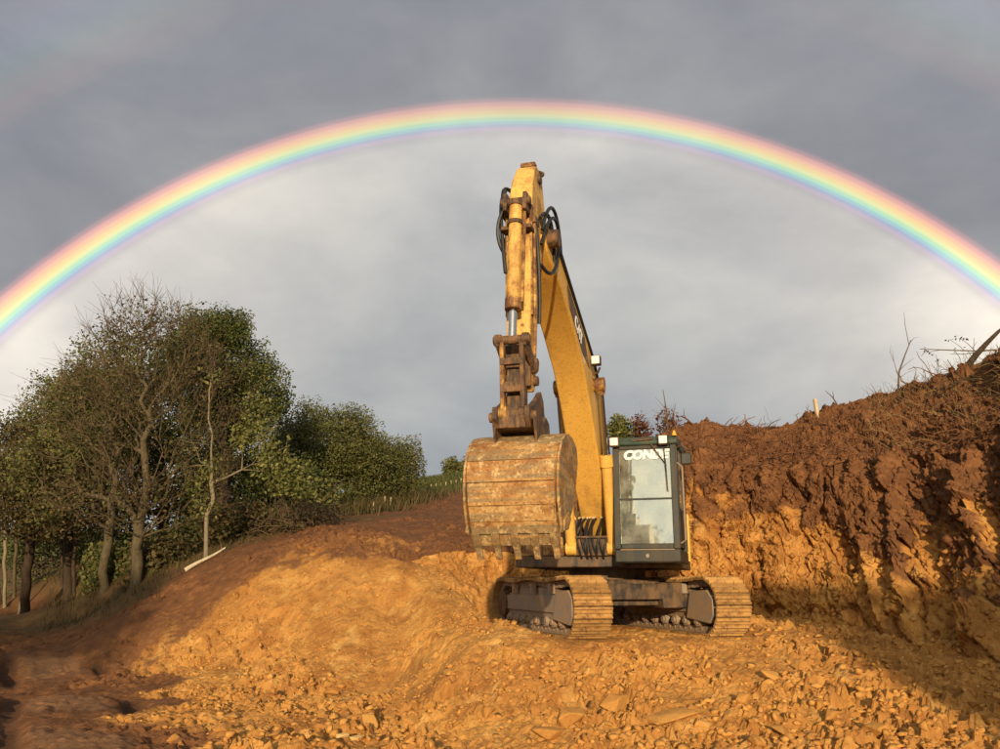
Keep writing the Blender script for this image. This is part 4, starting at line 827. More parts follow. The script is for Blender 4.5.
def leaves(pts, k, spread, size, rg, flat=.0, asp=.6):
    c = np.repeat(pts, k, 0) + np.clip(rg.normal(0, 1, (len(pts) * k, 3)), -1.45, 1.45) * spread
    m = len(c); nv = rg.normal(0, .75, (m, 3)) + (0, -.45, .6); nv /= np.linalg.norm(nv, axis=1)[:, None]      # blades turned mostly to the open light
    a = np.cross(nv, rg.normal(0, 1, (m, 3))); a /= np.linalg.norm(a, axis=1)[:, None] + 1e-9; b_ = np.cross(nv, a)
    s = size * rg.uniform(.6, 1.35, (m, 1)); a = a * s; b_ = b_ * s * asp
    v = np.stack((c - a, c + b_ - .15 * a, c + a, c - b_ - .15 * a), 1).reshape(-1, 3)
    return v, np.arange(m * 4).reshape(-1, 4)
def ell(n, c, r, rg, inner=.0):
    q = rg.normal(0, 1, (n, 3)); q /= np.linalg.norm(q, axis=1)[:, None]; q *= (inner + (1 - inner) * rg.uniform(0, 1, (n, 1)) ** .45); return np.array(c) + q * np.array(r)
def make_tree(name, label, base, trunk, blobs, leafmat, bark, seed, rtrunk=.16, rtip=.006, nl=24, spread=.22, lsize=.075, bf=.35, wob=.1, sides=5, bare=0, group='trees on the bank at the left', tips_only=.5, cat='tree', extra=None):
    """blobs: (centre, radii, number of twigs) in world coordinates"""
    rg = np.random.default_rng(seed)
    root = empty(name, base); tag(root, label, cat, group)
    base = np.array(base)
    T = np.concatenate([ell(n, c, r, rg, .15) for c, r, n in blobs])
    P, par, ntr = grow([np.array(t) for t in trunk], T, rg, bf=bf, wob=wob)
    cnt = np.zeros(len(P)); haskid = np.zeros(len(P), bool); haskid[par[1:]] = True; cnt[~haskid] = 1
    for i in range(len(P) - 1, 0, -1): cnt[par[i]] += cnt[i]
    e = math.log(max(cnt[0], 2)) / math.log(rtrunk / rtip); r = rtip * np.maximum(cnt, 1) ** (1 / e)
    r[0] *= 1.35
    i = np.arange(1, len(P)); thick = r[i] > .03
    parts = []
    for msk, n in ((thick, 7), (~thick, 4)):
        ii = i[msk]
        if len(ii): parts.append(seg_tubes(P[par[ii]] - base, P[ii] - base, r[par[ii]] if n == 7 else np.minimum(r[par[ii]], r[ii] * 1.6), r[ii], n))
    off = 0; vs = []; fs = []
    for v, f in parts: vs.append(v); fs.append(f + off); off += len(v)
    me = mesh_np('trunk', np.concatenate(vs), np.concatenate(fs)); smooth(me); link('trunk', me, bark, root)
    tip = np.where((cnt <= 3) & (i[0] <= np.arange(len(P))) & (np.arange(len(P)) >= ntr))[0]
    if bare:   # fine bare twigs fanning out of every tip
        tp = P[~haskid]; m = len(tp); dirs = tp - P[par[~haskid]]; dirs /= np.linalg.norm(dirs, axis=1)[:, None] + 1e-9
        a = np.repeat(tp, bare, 0); dd = np.repeat(dirs, bare, 0) + rg.normal(0, .42, (m * bare, 3)) + (0, 0, .35); dd /= np.linalg.norm(dd, axis=1)[:, None]
        ln = rg.uniform(.25, .85, (m * bare, 1)); mid_ = a + dd * ln * .5; e2 = mid_ + (dd + rg.normal(0, .25, dd.shape)) * ln * .5
        v1, f1 = seg_tubes(a - base, mid_ - base, np.full(len(a), rtip), np.full(len(a), rtip * .7), 3); v2, f2 = seg_tubes(mid_ - base, e2 - base, np.full(len(a), rtip * .7), np.full(len(a), rtip * .4), 3)
        tag(link('twigs', mesh_np('twigs', np.concatenate((v1, v2)), np.concatenate((f1, f2 + len(v1)))), TWIG, root), kind='stuff')
    if nl:
        sel = tip[rg.uniform(0, 1, len(tip)) < tips_only] if tips_only < 1 else tip
        v, f = leaves(P[sel] - base, nl, spread, lsize, rg)
        tag(link('crown', mesh_np('crown', v, f), leafmat, root), kind='stuff')
    if extra:
        sel = [q for q in extra]
        v, f = leaves(np.array(sel[0]) - base, sel[1], sel[2], sel[3], rg); tag(link('crown', mesh_np('crown', v, f), sel[4], root), kind='stuff')
    return root
def wr(px0, px1, D):      # width of a pixel span at distance D
    return abs(px1 - px0) / FPX * D
def blob(px_, py_, D, rx, ry, n, rd=None):
    c = pix(px_, py_, D); k = D / FPX * 1.03; return (c, (rx * k, rd if rd else max(rx, ry) * k * .8, ry * k), n)

# big multi-stemmed bare tree
D = 21.6; b0 = onground(137, 581, D)
make_tree('bare_tree', 'tall half-bare tree with forked mossy trunk and twiggy crown above the track', b0, [b0 - (0, 0, .25), pix(138, 550, D), pix(143, 512, D), pix(147, 480, D)],
  [blob(150, 375, D + .5, 80, 65, 260), blob(95, 420, D, 62, 62, 160), blob(205, 420, D, 45, 75, 110), blob(150, 325, D + .3, 52, 30, 110), blob(110, 490, D - .8, 65, 30, 70), blob(185, 490, D - .5, 45, 40, 50)], LF_BRN, BARK, 3, rtrunk=.145, rtip=.006, nl=9, spread=.16, lsize=.045, bf=.55, bare=6, tips_only=.5)
D = 29; b0 = onground(165, 552, D)
make_tree('oak_tree', 'dark olive tree standing behind the half-bare tree, filling its crown', b0, [b0 - (0, 0, .3), pix(165, 500, D), pix(160, 440, D)],
  [blob(160, 400, D, 55, 60, 150), blob(115, 420, D, 50, 55, 120), blob(190, 440, D, 50, 60, 100), blob(140, 480, D, 70, 40, 100), blob(60, 500, D + 1, 60, 40, 90)], LF_OLV, BARKD, 4, rtrunk=.18, nl=115, spread=.28, lsize=.055, tips_only=.55)
D = 22.6; b0 = onground(104, 585, D)
make_tree('oak_tree', 'leaning brown-leaved tree with pale straight trunk left of the half-bare tree', b0, [b0 - (0, 0, .25), pix(108, 530, D), pix(114, 485, D), pix(112, 430, D + .5)],
  [blob(92, 415, D + 1.5, 52, 48, 120), blob(60, 470, D + 1, 55, 48, 120), blob(115, 360, D + 2.4, 40, 40, 60)], LF_OLV, BARK, 5, rtrunk=.12, nl=80, spread=.24, lsize=.05, bare=3, tips_only=.38)
D = 26; b0 = onground(222, 545, D)
make_tree('oak_tree', 'tall dark green leafy tree, highest crown of the left group', b0, [b0 - (0, 0, .3), pix(222, 500, D), pix(222, 430, D), pix(222, 370, D)],
  [blob(222, 365, D, 52, 50, 150), blob(205, 345, D, 40, 35, 70), blob(245, 400, D + .4, 42, 45, 120), blob(225, 450, D + 1, 50, 50, 100)], LF_OAK, BARKD, 8, rtrunk=.2, nl=330, spread=.30, lsize=.046, tips_only=.26)
D = 25; b0 = onground(28, 590, D + 2)
make_tree('oak_tree', 'spreading autumn-brown tree at the left edge over the track', b0, [b0 - (0, 0, .3), pix(30, 540, D + 1), pix(30, 490, D)],
  [blob(30, 475, D, 60, 45, 150), blob(-25, 470, D, 55, 60, 90), blob(80, 500, D - 1, 55, 35, 90), blob(10, 520, D, 60, 26, 70)], LF_BRN, BARKD, 12, rtrunk=.14, nl=160, spread=.26, lsize=.048, bare=3, tips_only=.25)
D = 28; b0 = onground(70, 585, D)
make_tree('oak_tree', 'olive green tree behind the brown trees, near the left edge', b0, [b0 - (0, 0, .3), pix(68, 520, D), pix(70, 440, D)],
  [blob(75, 400, D, 45, 42, 100), blob(45, 440, D, 40, 40, 80), blob(5, 460, D + 1, 45, 45, 70), blob(110, 450, D + 1, 40, 40, 60)], LF_OLV, BARKD, 15, rtrunk=.15, nl=220, spread=.31, lsize=.047, tips_only=.25)
# slim pale-stemmed sapling with light leaves
D = 20.8; b0 = onground(207, 556, D)
lim = [pix(x, y, D + d) for x, y, d in ((255, 415, .2), (262, 428, 0), (248, 440, .1), (275, 455, 0), (285, 462, .2), (270, 470, 0), (290, 478, .1), (280, 485, 0), (240, 432, 0), (300, 472, .2), (262, 448, .3), (310, 490, .1), (325, 492, .3), (202, 478, 0), (212, 470, .1), (207, 505, 0), (255, 405, .2), (268, 440, -.1))]
make_tree('sapling', 'slender pale-barked sapling with light green leaf clusters in front of the dark tree', b0, [b0 - (0, 0, .15), pix(205, 530, D), pix(213, 500, D), pix(211, 450, D), pix(209, 405, D), pix(211, 375, D)],
  [(pix(262, 445, D), (.9, .5, .9), 20), (pix(215, 380, D), (.5, .4, .5), 12), (pix(190, 440, D), (.5, .5, .7), 10)], LF_LIM, BARKP, 18, rtrunk=.055, rtip=.006, nl=3, spread=.14, lsize=.06, extra=(lim, 130, .20, .05, LF_LIM))
# round bushy trees to the right of the group
D = 33; b0 = onground(330, 508, D)
make_tree('round_tree', 'broad round bushy olive-green tree at the right of the left group', b0, [b0 - (0, 0, .3), pix(330, 480, D), pix(332, 440, D)],
  [blob(330, 440, D, 48, 44, 150), blob(300, 465, D, 35, 42, 80), blob(350, 470, D, 45, 38, 110)], LF_OLV, BARKD, 21, rtrunk=.18, nl=330, spread=.35, lsize=.047, tips_only=.28)
D = 35; b0 = onground(388, 505, D)
make_tree('round_tree', 'smaller round dark green bush-like tree beside the fence posts', b0, [b0 - (0, 0, .3), pix(386, 485, D), pix(385, 465, D)],
  [blob(383, 470, D, 34, 36, 110), blob(398, 485, D, 20, 24, 50)], LF_OLV, BARKD, 22, rtrunk=.13, nl=330, spread=.33, lsize=.047, tips_only=.28)
# understorey shrubs that close the wood behind the trunks
for k, (x, y, D, rx, ry, lab) in enumerate(((60, 545, 33, 75, 38, 'dark shrub filling the gap behind the leftmost trunks'), (150, 525, 30, 70, 45, 'dark shrub behind the forked mossy trunk'), (235, 505, 28, 55, 45, 'dark shrub under the tall green tree'), (185, 555, 24.5, 30, 22, 'low olive shrub at the foot of the sapling'), (285, 495, 29, 40, 32, 'dark shrub between the sapling and the round tree'), (240, 532, 24, 28, 16, 'low brown shrub right of the sapling foot'), (165, 566, 22.6, 18, 12, 'low brown weeds right of the forked trunk foot'), (118, 572, 23.5, 14, 12, 'low weeds between the two biggest trunks'))):
    b0 = onground(x, y + ry, D)
    make_tree('shrub', lab, b0, [b0 - (0, 0, .2), pix(x, y + ry * .5, D)], [blob(x, y, D, rx, ry, 130)], LF_OAK if k < 3 or k == 4 else LF_OLV if k in (3, 7) else LF_BRN, BARKD, 30 + k, rtrunk=.08, nl=80, spread=.36, lsize=.06, group='shrubs under the left trees', cat='shrub')
# thin pale trunks in the opening at the far left
for k, (x0_, y0_, x1_, y1_, D) in enumerate(((1, 588, -2, 520, 31), (8, 590, 5, 515, 30), (16, 585, 18, 520, 31), (24, 584, 31, 525, 29), (-8, 592, -4, 520, 30), (30, 580, 25, 530, 33), (76, 586, 74, 500, 27), (64, 584, 60, 500, 29))):
    b0 = onground(x0_, y0_, D); rg = np.random.default_rng(60 + k)
    make_tree('thin_trunk', ['thin pale trunk at the far left edge, leftmost of those standing upright', 'thin pale trunk beside the far left edge, second upright one', 'thin pale trunk in the far left opening, third one from the edge', 'pale trunk leaning right at the far left opening', 'thin trunk cut by the left edge of the picture', 'thin trunk leaning left behind the pale leaning trunk', 'dark straight trunk in the shade left of the leaning pale trunk', 'dark thin trunk deep in the shade under the brown tree'][k],
      b0, [b0 - (0, 0, .2), pix((x0_ + x1_) / 2 + rg.normal(0, 1.5), (y0_ + y1_) / 2, D), pix(x1_, y1_, D)], [(pix(x1_, y1_ - 22, D), (1.0, 1.0, .9), 25)], LF_BRN, BARKP if k in (3, 1) else BARK if k < 6 else BARKD, 60 + k, rtrunk=.06, nl=14, spread=.2, lsize=.07, group='thin trunks at the far left')
# far trees
D = 92; b0 = onground(452, 481, D)
make_tree('far_tree', 'small grey-green tree alone on the far field ridge', b0, [b0 - (0, 0, .3), pix(452, 474, D)], [blob(453, 469, D, 10, 9, 90)], LF_OLV, BARKD, 41, rtrunk=.2, nl=30, spread=.32, lsize=.16, group='far trees')
D = 96; b0 = onground(468, 481, D)
make_tree('far_tree', 'faint leafless tree just left of the bucket on the far ridge', b0, [b0 - (0, 0, .3), pix(468, 472, D)], [blob(469, 465, D, 7, 10, 60)], LF_RED, TWIG, 42, rtrunk=.18, nl=4, spread=.3, lsize=.1, bare=4, group='far trees')
def ridge_tree(name, lab, x, ytop, ybase, D, rx, leaf, seed, nl=30, bare=0, n=60):
    p = pix(x, ybase, D); b0 = np.array((p[0], p[1], min(p[2], float(ground(p[0], p[1])[0])) if False else float(ground(p[0], p[1])[0])))
    c = (ytop + ybase) / 2; make_tree(name, lab, b0, [b0 - (0, 0, .2), pix(x, ybase, D), pix(x, c, D)], [blob(x, c, D, rx, (ybase - ytop) / 2, n)], leaf, TWIG, seed, rtrunk=.1, nl=nl, spread=.22, lsize=.09, bare=bare, group='trees behind the spoil heap')
ridge_tree('small_tree', 'green treetop showing between the boom and the cab roof', 619, 419, 446, 40, 8, LF_LIM, 43)
ridge_tree('small_tree', 'russet treetop showing just above the cab roof', 640, 418, 448, 40, 8, LF_RED, 44, 14, 3)
ridge_tree('small_tree', 'thin reddish treetop beside the right end of the cab roof', 668, 408, 448, 36, 10, LF_RED, 45, 6, 5)
# trees standing behind the viewpoint whose crowns shade the lower right and the track
def back_tree(lab, x, y, zc, rx, rz_, seed, n=140, tx=None, more=()):
    g = float(ground(x, y)[0]); b0 = np.array((tx if tx is not None else x, y, g))
    make_tree('oak_tree', lab, b0, [b0 - (0, 0, .2), np.array((x * .5 + b0[0] * .5, y, g + (zc - g) * .5)), np.array((x, y, zc))], [(np.array((x, y, zc)), (rx, min(rx, 2.5), rz_), n)] + [(np.array(c), r, m) for c, r, m in more], LF_OLV, BARKD, seed, rtrunk=.16, nl=40, spread=.26, lsize=.10, group='trees behind the viewpoint')
back_tree('leafy tree standing behind the viewpoint on the right, shading the lower bank', 7.9, -14, 5.1, 3.3, 1.5, 51, 420, tx=10.5, more=(((5.2, -14, 6.6), (1.0, .6, .25), 25),))
back_tree('leafy tree standing behind the viewpoint on the left, shading the earth track', -10.6, -12, 6.3, 3.3, 1.5, 52, 200)
back_tree('smaller leafy tree behind the viewpoint, farther to the left', -16.5, -9, 6.0, 3.4, 1.8, 53, 170)

# ------------------------------------------------------------------ clods
def hull_rock(seed, n=13, flat=.7):
    rg = np.random.default_rng(seed); q = rg.normal(0, 1, (n, 3)); q /= np.linalg.norm(q, axis=1)[:, None]; q *= rg.uniform(.75, 1.05, (n, 1)); q *= (1, rg.uniform(.65, .95), flat * rg.uniform(.75, 1.1))
    bm = bmesh.new()
    for p in q: bm.verts.new(p)
    r_ = bmesh.ops.convex_hull(bm, input=bm.verts)
    bmesh.ops.delete(bm, geom=[g for g in r_['geom_interior'] if isinstance(g, bmesh.types.BMVert)], context='VERTS')
    bmesh.ops.triangulate(bm, faces=bm.faces)
    return bm
ROCKS = []
for k in range(14):
    bm = hull_rock(200 + k, 11 + k % 4, (.55, .7, .85)[k % 3]); bmesh.ops.bevel(bm, geom=list(bm.edges), offset=.05, segments=1, affect='EDGES'); me = bpy.data.meshes.new('clod'); bm.to_mesh(me); bm.free(); me.materials.append(CLOD); ROCKS.append(me)
PROCK = [m.copy() for m in ROCKS[:4]]
for m in PROCK: m.materials.clear(); m.materials.append(PALE)
def put_rock(name, me, x, y, s, rz, tilt=(0, 0), sink=.35, sc=(1, 1, 1)):
    o = bpy.data.objects.new(name, me); COL.objects.link(o); o.location = (x, y, float(surf(x, y)) + s * sc[2] * (.55 - sink)); o.rotation_euler = (tilt[0], tilt[1], rz); o.scale = (s * sc[0], s * sc[1], s * sc[2]); return o
taken = []
for px_, py_, D_, s, sc, me, lab in (
  (667, 713, 10.0, .42, (1.05, .8, .42), ROCKS[3], 'broad flat ochre slab lying in the rubble, widest in the foreground'),
  (614, 699, 10.5, .20, (1.1, .8, .75), ROCKS[5], 'smooth pale ochre boulder left of the broad slab'),
  (570, 716, 9.9, .22, (1.2, .9, .8), ROCKS[7], 'rounded ochre clod near the bottom centre, left of the smooth boulder'),
  (690, 728, 9.6, .16, (1, .9, .8), ROCKS[2], 'ochre block just below the broad slab'),
  (356, 737, 9.45, .12, (1.1, .8, .8), PROCK[0], 'pale cream stone at the bottom among the left clods'),
  (342, 740, 9.4, .09, (1.1, .8, .8), PROCK[1], 'small pale cream stone left of its larger twin at the bottom'),
  (413, 742, 9.35, .09, (1.0, .8, .8), ROCKS[8], 'lone orange stone near the bottom, right of the cream stones'),
  (878, 722, 9.8, .20, (1.2, .9, .6), ROCKS[1], 'flat ochre block at the lower right of the rubble'),
  (895, 690, 10.8, .14, (1.3, .9, .5), ROCKS[6], 'thin pale plate of clay at the right near the shade edge'),
  (833, 724, 9.8, .16, (1, .9, .7), ROCKS[4], 'angular ochre block left of the flat one at the lower right'),
  (780, 735, 9.5, .17, (1.1, .9, .7), ROCKS[9], 'angular ochre block at the bottom right of centre'),
  (548, 737, 9.4, .20, (1.2, .9, .8), ROCKS[10], 'darker ochre clod at the bottom centre edge')):
    p = pix(px_, py_, D_); o = put_rock('rock', me, p[0], p[1], s, random.uniform(0, 6), (random.uniform(-.15, .25), random.uniform(-.15, .15)), .12, sc); tag(o, lab, 'rock'); taken.append((p[0], p[1], s))
def zone(x, y):
    q = gattr(np.atleast_1d(x), np.atleast_1d(y)); return q[0, 1], q[0, 3]
cosU, sinU = math.cos(UC), math.sin(UC)
def under_machine(x, y):
    dx, dy = x - EX0[0], y - EX0[1]; lx = cosU * dx + sinU * dy; ly = -sinU * dx + cosU * dy
    return abs(lx) < 1.62 and abs(ly) < 2.35
n_ = 0; rr = random.Random(5)
while n_ < 285:
    D_ = 8.9 + 6.6 * rr.random() ** 1.35; px_ = rr.uniform(205, 1000); x = (px_ - 500) / FPX * D_ * 1.05; y = D_
    if under_machine(x, y) or rr.random() > zone(x, y)[0] ** 2.5: continue
    if fbm(np.array([x * .85]), np.array([y * .85]), 3, 60)[0] < -.05 and rr.random() < .8: continue
    s = .045 + .15 * rr.random() ** 2.6 * (1 if D_ < 12 else .8)
    if any((x - a) ** 2 + (y - c) ** 2 < (s + t) ** 2 * .8 for a, c, t in taken): continue
    taken.append((x, y, s)); px2 = 500 + FPX * x / (y * 1.05)
    o = put_rock('clod', ROCKS[rr.randrange(14)], x, y, s, rr.uniform(0, 6.3), (rr.uniform(-.4, .4), rr.uniform(-.4, .4)), rr.uniform(.1, .4), (1, rr.uniform(.7, 1), rr.uniform(.6, 1)))
    zn = 'at the left end of the rubble' if px2 < 330 else 'on the floor below the scraped mound' if px2 < 480 else 'on the slope below the bucket' if px2 < 600 else 'in front of the tracks' if px2 < 760 else 'right of the tracks' if px2 < 880 else 'towards the shaded bank'
    tag(o, ('small', 'middling', 'large')[(s > .06) + (s > .10)] + ' broken ochre clod ' + zn + (', near the bottom edge' if y < 9.8 else ', halfway up' if y < 11.5 else ', farther back'), 'clod', 'clods in the rubble')
    n_ += 1
# the uncountable rest
def scatter(name, nn_, seed, dmin, dpow, dmax, smin, smax, spow, even=None, u0=-.50, u1=.64, lab='crumbled orange clay and gravel strewn over the pit floor'):
    rg = np.random.default_rng(seed); base_ = []
    for k in range(10):
        bm = hull_rock(400 + k + seed, 8 + k % 3, (.6, .8)[k % 2]); bm.verts.ensure_lookup_table(); bm.verts.index_update()
        base_.append((np.array([v.co[:] for v in bm.verts]), np.array([[v.index for v in f.verts] for f in bm.faces]))); bm.free()
    D_ = dmin + (dmax - dmin) * rg.uniform(0, 1, nn_) ** dpow; u = rg.uniform(u0, u1, nn_); x = u * D_; y = D_
    q = gattr(x, y); keep = rg.uniform(0, 1, nn_) < (np.clip(q[:, 1], 0, 1) ** 1.6 if even is None else even * (1 - np.clip(q[:, 1] + q[:, 3], 0, 1)) * np.where(q[:, 0] > .45, 0.0, 1)) * (.12 + .88 * sst(-.25, .3, fbm(x * .85, y * .85, 3, 60)))
    dx, dy = x - EX0[0], y - EX0[1]; lx = cosU * dx + sinU * dy; ly = -sinU * dx + cosU * dy
    keep &= ~((even is None) & (q[:, 0] > .55)) & ~((np.abs(lx) < 1.55) & (np.abs(ly) < 2.3)); x, y = x[keep], y[keep]; z = surf(x, y); m = len(x); s = smin + (smax - smin) * rg.uniform(0, 1, m) ** spow
    vs = []; fs = []; off = 0; pick = rg.integers(0, 10, m)
    for k in range(10):
        ii = np.where(pick == k)[0]; bv, bf_ = base_[k]; a = rg.uniform(0, 6.28, len(ii)); t = rg.normal(0, .4, len(ii))
        ca, sa = np.cos(a), np.sin(a); ct, st_ = np.cos(t), np.sin(t)
        V = bv[None] * np.array((1, 1, 1))[None, None]; Vy = V[..., 1] * ct[:, None] - V[..., 2] * st_[:, None]; Vz = V[..., 1] * st_[:, None] + V[..., 2] * ct[:, None]
        Vx = V[..., 0] * ca[:, None] - Vy * sa[:, None]; Vy2 = V[..., 0] * sa[:, None] + Vy * ca[:, None]
        W_ = np.stack((Vx, Vy2, Vz), -1) * s[ii][:, None, None] + np.stack((x[ii], y[ii], z[ii] + s[ii] * .2), -1)[:, None]
        vs.append(W_.reshape(-1, 3)); fs.append((bf_[None] + (np.arange(len(ii)) * len(bv))[:, None, None] + off).reshape(-1, 3)); off += len(ii) * len(bv)
    o = link(name, mesh_np(name, np.concatenate(vs), np.concatenate(fs)), CLOD); tag(o, lab, 'rubble', kind='stuff')
scatter('rubble', 24000, 9, 8.6, 1.1, 17, .012, .085, 2.4)

scatter('crumbs', 15000, 19, 11, 1.0, 20, .008, .05, 3.0, 1.0, -.62, .08, 'small crumbs of earth lying on the scraped mound')
# crumbs and small clods caught on the cut bank and the heap
rg = np.random.default_rng(77)
ku = rg.integers(150, 640, 17000); kv = rg.integers(12, 190, 17000); pp = S2[ku, kv]; keep = rg.uniform(0, 1, len(pp)) < np.where(vk[kv] < 1.12, 1, np.where(vk[kv] < 2, .8, .35)); pp = pp[keep]
vs = []; fs = []; off = 0
for p in pp:
    q = rg.normal(0, 1, (6, 3)); q /= np.linalg.norm(q, axis=1)[:, None]; q = np.array(((1, 0, 0), (-1, 0, 0), (0, 1, 0), (0, -1, 0), (0, 0, 1), (0, 0, -1))) + q * .35
    vs.append(q * (.014 + .075 * rg.uniform() ** 3) * rg.uniform(.7, 1.2, 3) + p); fs += [(off + a, off + b_, off + c) for a, b_, c in ((0, 2, 4), (2, 1, 4), (1, 3, 4), (3, 0, 4), (2, 0, 5), (1, 2, 5), (3, 1, 5), (0, 3, 5))]; off += 6
me = mesh_np('bank_rubble', np.concatenate(vs), np.array(fs)); attr(me, 'soil', np.repeat(soilv[ku, kv][keep], 6)); [attr(me, k_, np.zeros(len(me.vertices))) for k_ in ('grass', 'litter')]
tag(link('bank_rubble', me, SOIL), 'loose earth crumbs lying on the cut bank and spoil heap', 'rubble', kind='stuff')

# ------------------------------------------------------------------ roots, sticks and stems on the spoil heap
def wig(p, d, ln, n, jit, rg, droop=0.0):
    pts = [np.array(p)]; d = np.array(d, float); d /= np.linalg.norm(d)
    for i in range(n):
        d = d + rg.normal(0, jit, 3) - (0, 0, droop); d /= np.linalg.norm(d); pts.append(pts[-1] + d * ln / n)
    return np.array(pts)
def poly_tubes(lines, radii, n=4):
    P0 = np.concatenate([l[:-1] for l in lines]); P1 = np.concatenate([l[1:] for l in lines])
    r0 = np.concatenate([r * np.linspace(1, .35, len(l))[:-1] for l, r in zip(lines, radii)]); r1 = np.concatenate([r * np.linspace(1, .35, len(l))[1:] for l, r in zip(lines, radii)])
    return seg_tubes(P0, P1, r0, r1, n)
rg = np.random.default_rng(88); lines = []; rad = []
for k in range(2300):
    i = rg.integers(250, 610); j = int(np.argmin(np.abs(vk - rg.uniform(2.0, 3.75)))); p = S2[i, j]
    if fbm(np.array([U[i, j] * .5]), np.array([VV[i, j] * .6]), 2, 330)[0] < -.1 and rg.uniform() < .75: continue
    lines.append(wig(p - nn[i, j] * -.02, rg.normal(0, 1, 3) * (1, .6, .45) + nn[i, j] * .45, rg.uniform(.2, .85), 5, .35, rg, .09)); rad.append(rg.uniform(.005, .019))
v, f = poly_tubes(lines, rad); tag(link('root_tangle', mesh_np('root_tangle', v, f), ROOT), 'tangle of torn roots and stems over the spoil heap', 'roots', kind='stuff')
lines = []; rad = []
for k in range(900):
    i = rg.integers(420, 640); j = int(np.argmin(np.abs(vk - rg.uniform(2.1, 4.1)))); p = S2[i, j]
    lines.append(wig(p, rg.normal(0, 1, 3) * (1, .6, .5) + nn[i, j] * .5, rg.uniform(.15, .6), 4, .3, rg, .06)); rad.append(rg.uniform(.003, .007))
v, f = poly_tubes(lines, rad, 3); tag(link('dry_stems', mesh_np('dry_stems', v, f), STRAW), 'dry straw-coloured stems matted on the right part of the spoil heap', 'dry stems', kind='stuff')
# single sticks that stand out
for k, (px_, kk, dx, dz, ln, r, mat, lab) in enumerate((
   (697, 3.9, -.5, .35, .9, .03, ROOT, 'broken root sticking out of the heap just right of the cab'), (735, 3.95, .3, .5, .7, .025, ROOT, 'short forked root on the low dip of the ridge'), (712, 3.9, .8, .35, .9, .03, ROOT, 'russet root lying along the ridge near the cab'),
   (752, 3.8, .9, .35, 1.1, .028, BARKD, 'dark stick leaning on the ridge between cab and stake'), (838, 3.95, -.25, .9, .55, .022, TWIG, 'short upright twig on the ridge right of the pale stake'), (868, 3.9, .4, .5, .5, .018, TWIG, 'bent twig curling over the ridge crest'),
   (960, 3.0, 1, .12, 1.7, .035, ROOT, 'long stick lying across the right part of the heap'), (930, 2.5, 1, -.05, 1.5, .03, ROOT, 'stick lying level on the upper bank at the right'), (880, 2.7, 1, .25, 1.0, .025, STRAW, 'pale stick lying on the heap below the bent twig'), (985, 3.4, -1, .15, 1.4, .03, BARKD, 'dark stick along the heap below the thick branch'),
   (905, 3.3, .7, .4, .9, .022, ROOT, 'crooked root on the heap below the thin sapling'), (820, 3.3, 1, .15, 1.2, .022, TWIG, 'thin stick lying below the pale stake'))):
    p = bankpt(px_, kk); l = wig(p - (0, 0, .05), (dx, -.15, dz), ln, 7, .16, rg, .03); br = [l, wig(l[3], np.array((dx, -.1, dz + .5)), ln * .4, 4, .25, rg)]
    v, f = poly_tubes([q - p for q in br], [r, r * .6], 6); me = mesh_np('stick', v, f); smooth(me); o = link('stick', me, mat); o.location = p; tag(o, lab, 'stick', 'loose sticks on the spoil heap')
# pale stake
p = bankpt(818, 3.9); b = MB(); b.box(-.05, .05, -.04, .04, -.3, .52, 0, .01); o = b.build('stake', STAKE, None, .006); o.location = p; o.rotation_euler = (.05, -.12, .3); tag(o, 'short pale wooden stake on the ridge of the spoil heap', 'stake')
# leafless sapling, thick dark branch and fine twigs on the right skyline
def twiggy(name, lab, mat, p, stems, group=None, cat='branch', leaf=None):
    lines = [np.array(l) - p for l, r in stems]; me = None
    v, f = poly_tubes(lines, [r for l, r in stems], 6); me = mesh_np('stem', v, f); smooth(me); root = empty(name, p); link('stem', me, mat, root)
    if leaf is not None:
        vv, ff = leaves(np.array(leaf) - p, 3, .05, .04, rg); tag(link('leaf_cluster', mesh_np('leaf_cluster', vv, ff), BARKD, root), kind='stuff')
    tag(root, lab, cat, group)
p = bankpt(896, 4.0); Dp = p[1]
def q_(x, y, d=0): return pix(x, y, Dp + d)
twiggy('sapling', 'thin leafless sapling standing on the ridge at the right', TWIG, p, [([p - (0, 0, .2), q_(899, 372), q_(905, 355), q_(911, 340)], .028), ([q_(909, 345), q_(905, 325), q_(904, 312)], .010), ([q_(909, 344), q_(914, 338), q_(919, 337)], .007), ([q_(898, 375), q_(894, 362), q_(892, 350)], .009), ([q_(900, 370), q_(906, 364), q_(914, 358)], .009), ([q_(899, 378), q_(908, 372), q_(915, 370)], .007), ([q_(894, 362), q_(890, 352), q_(891, 345)], .006)], cat='sapling')
p = bankpt(976, 3.8); Dp = p[1]
twiggy('branch', 'thick dark broken branch jutting up at the right edge', BARKD, p, [([q_(966, 368), q_(976, 355), q_(987, 343), q_(998, 332), q_(1006, 325)], .085)])
p = bankpt(992, 3.9); Dp = p[1]
twiggy('branch', 'thin horizontal branch reaching left over the ridge below the thick one', TWIG, p, [([p - (0, 0, .1), q_(996, 350), q_(975, 351), q_(945, 350), q_(920, 349)], .024), ([q_(985, 351), q_(965, 354), q_(950, 354)], .014), ([q_(975, 351), q_(968, 344), q_(960, 338)], .010), ([q_(965, 351), q_(958, 345), q_(949, 339)], .008), ([q_(955, 351), q_(960, 358), q_(962, 365)], .008), ([q_(940, 350), q_(930, 352), q_(926, 353)], .008)],
   leaf=[q_(950, 339), q_(959, 336), q_(961, 341), q_(963, 341), q_(966, 340), q_(927, 350), q_(928, 353), q_(923, 354), q_(931, 354), q_(959, 333), q_(964, 346), q_(938, 364), q_(955, 349)])
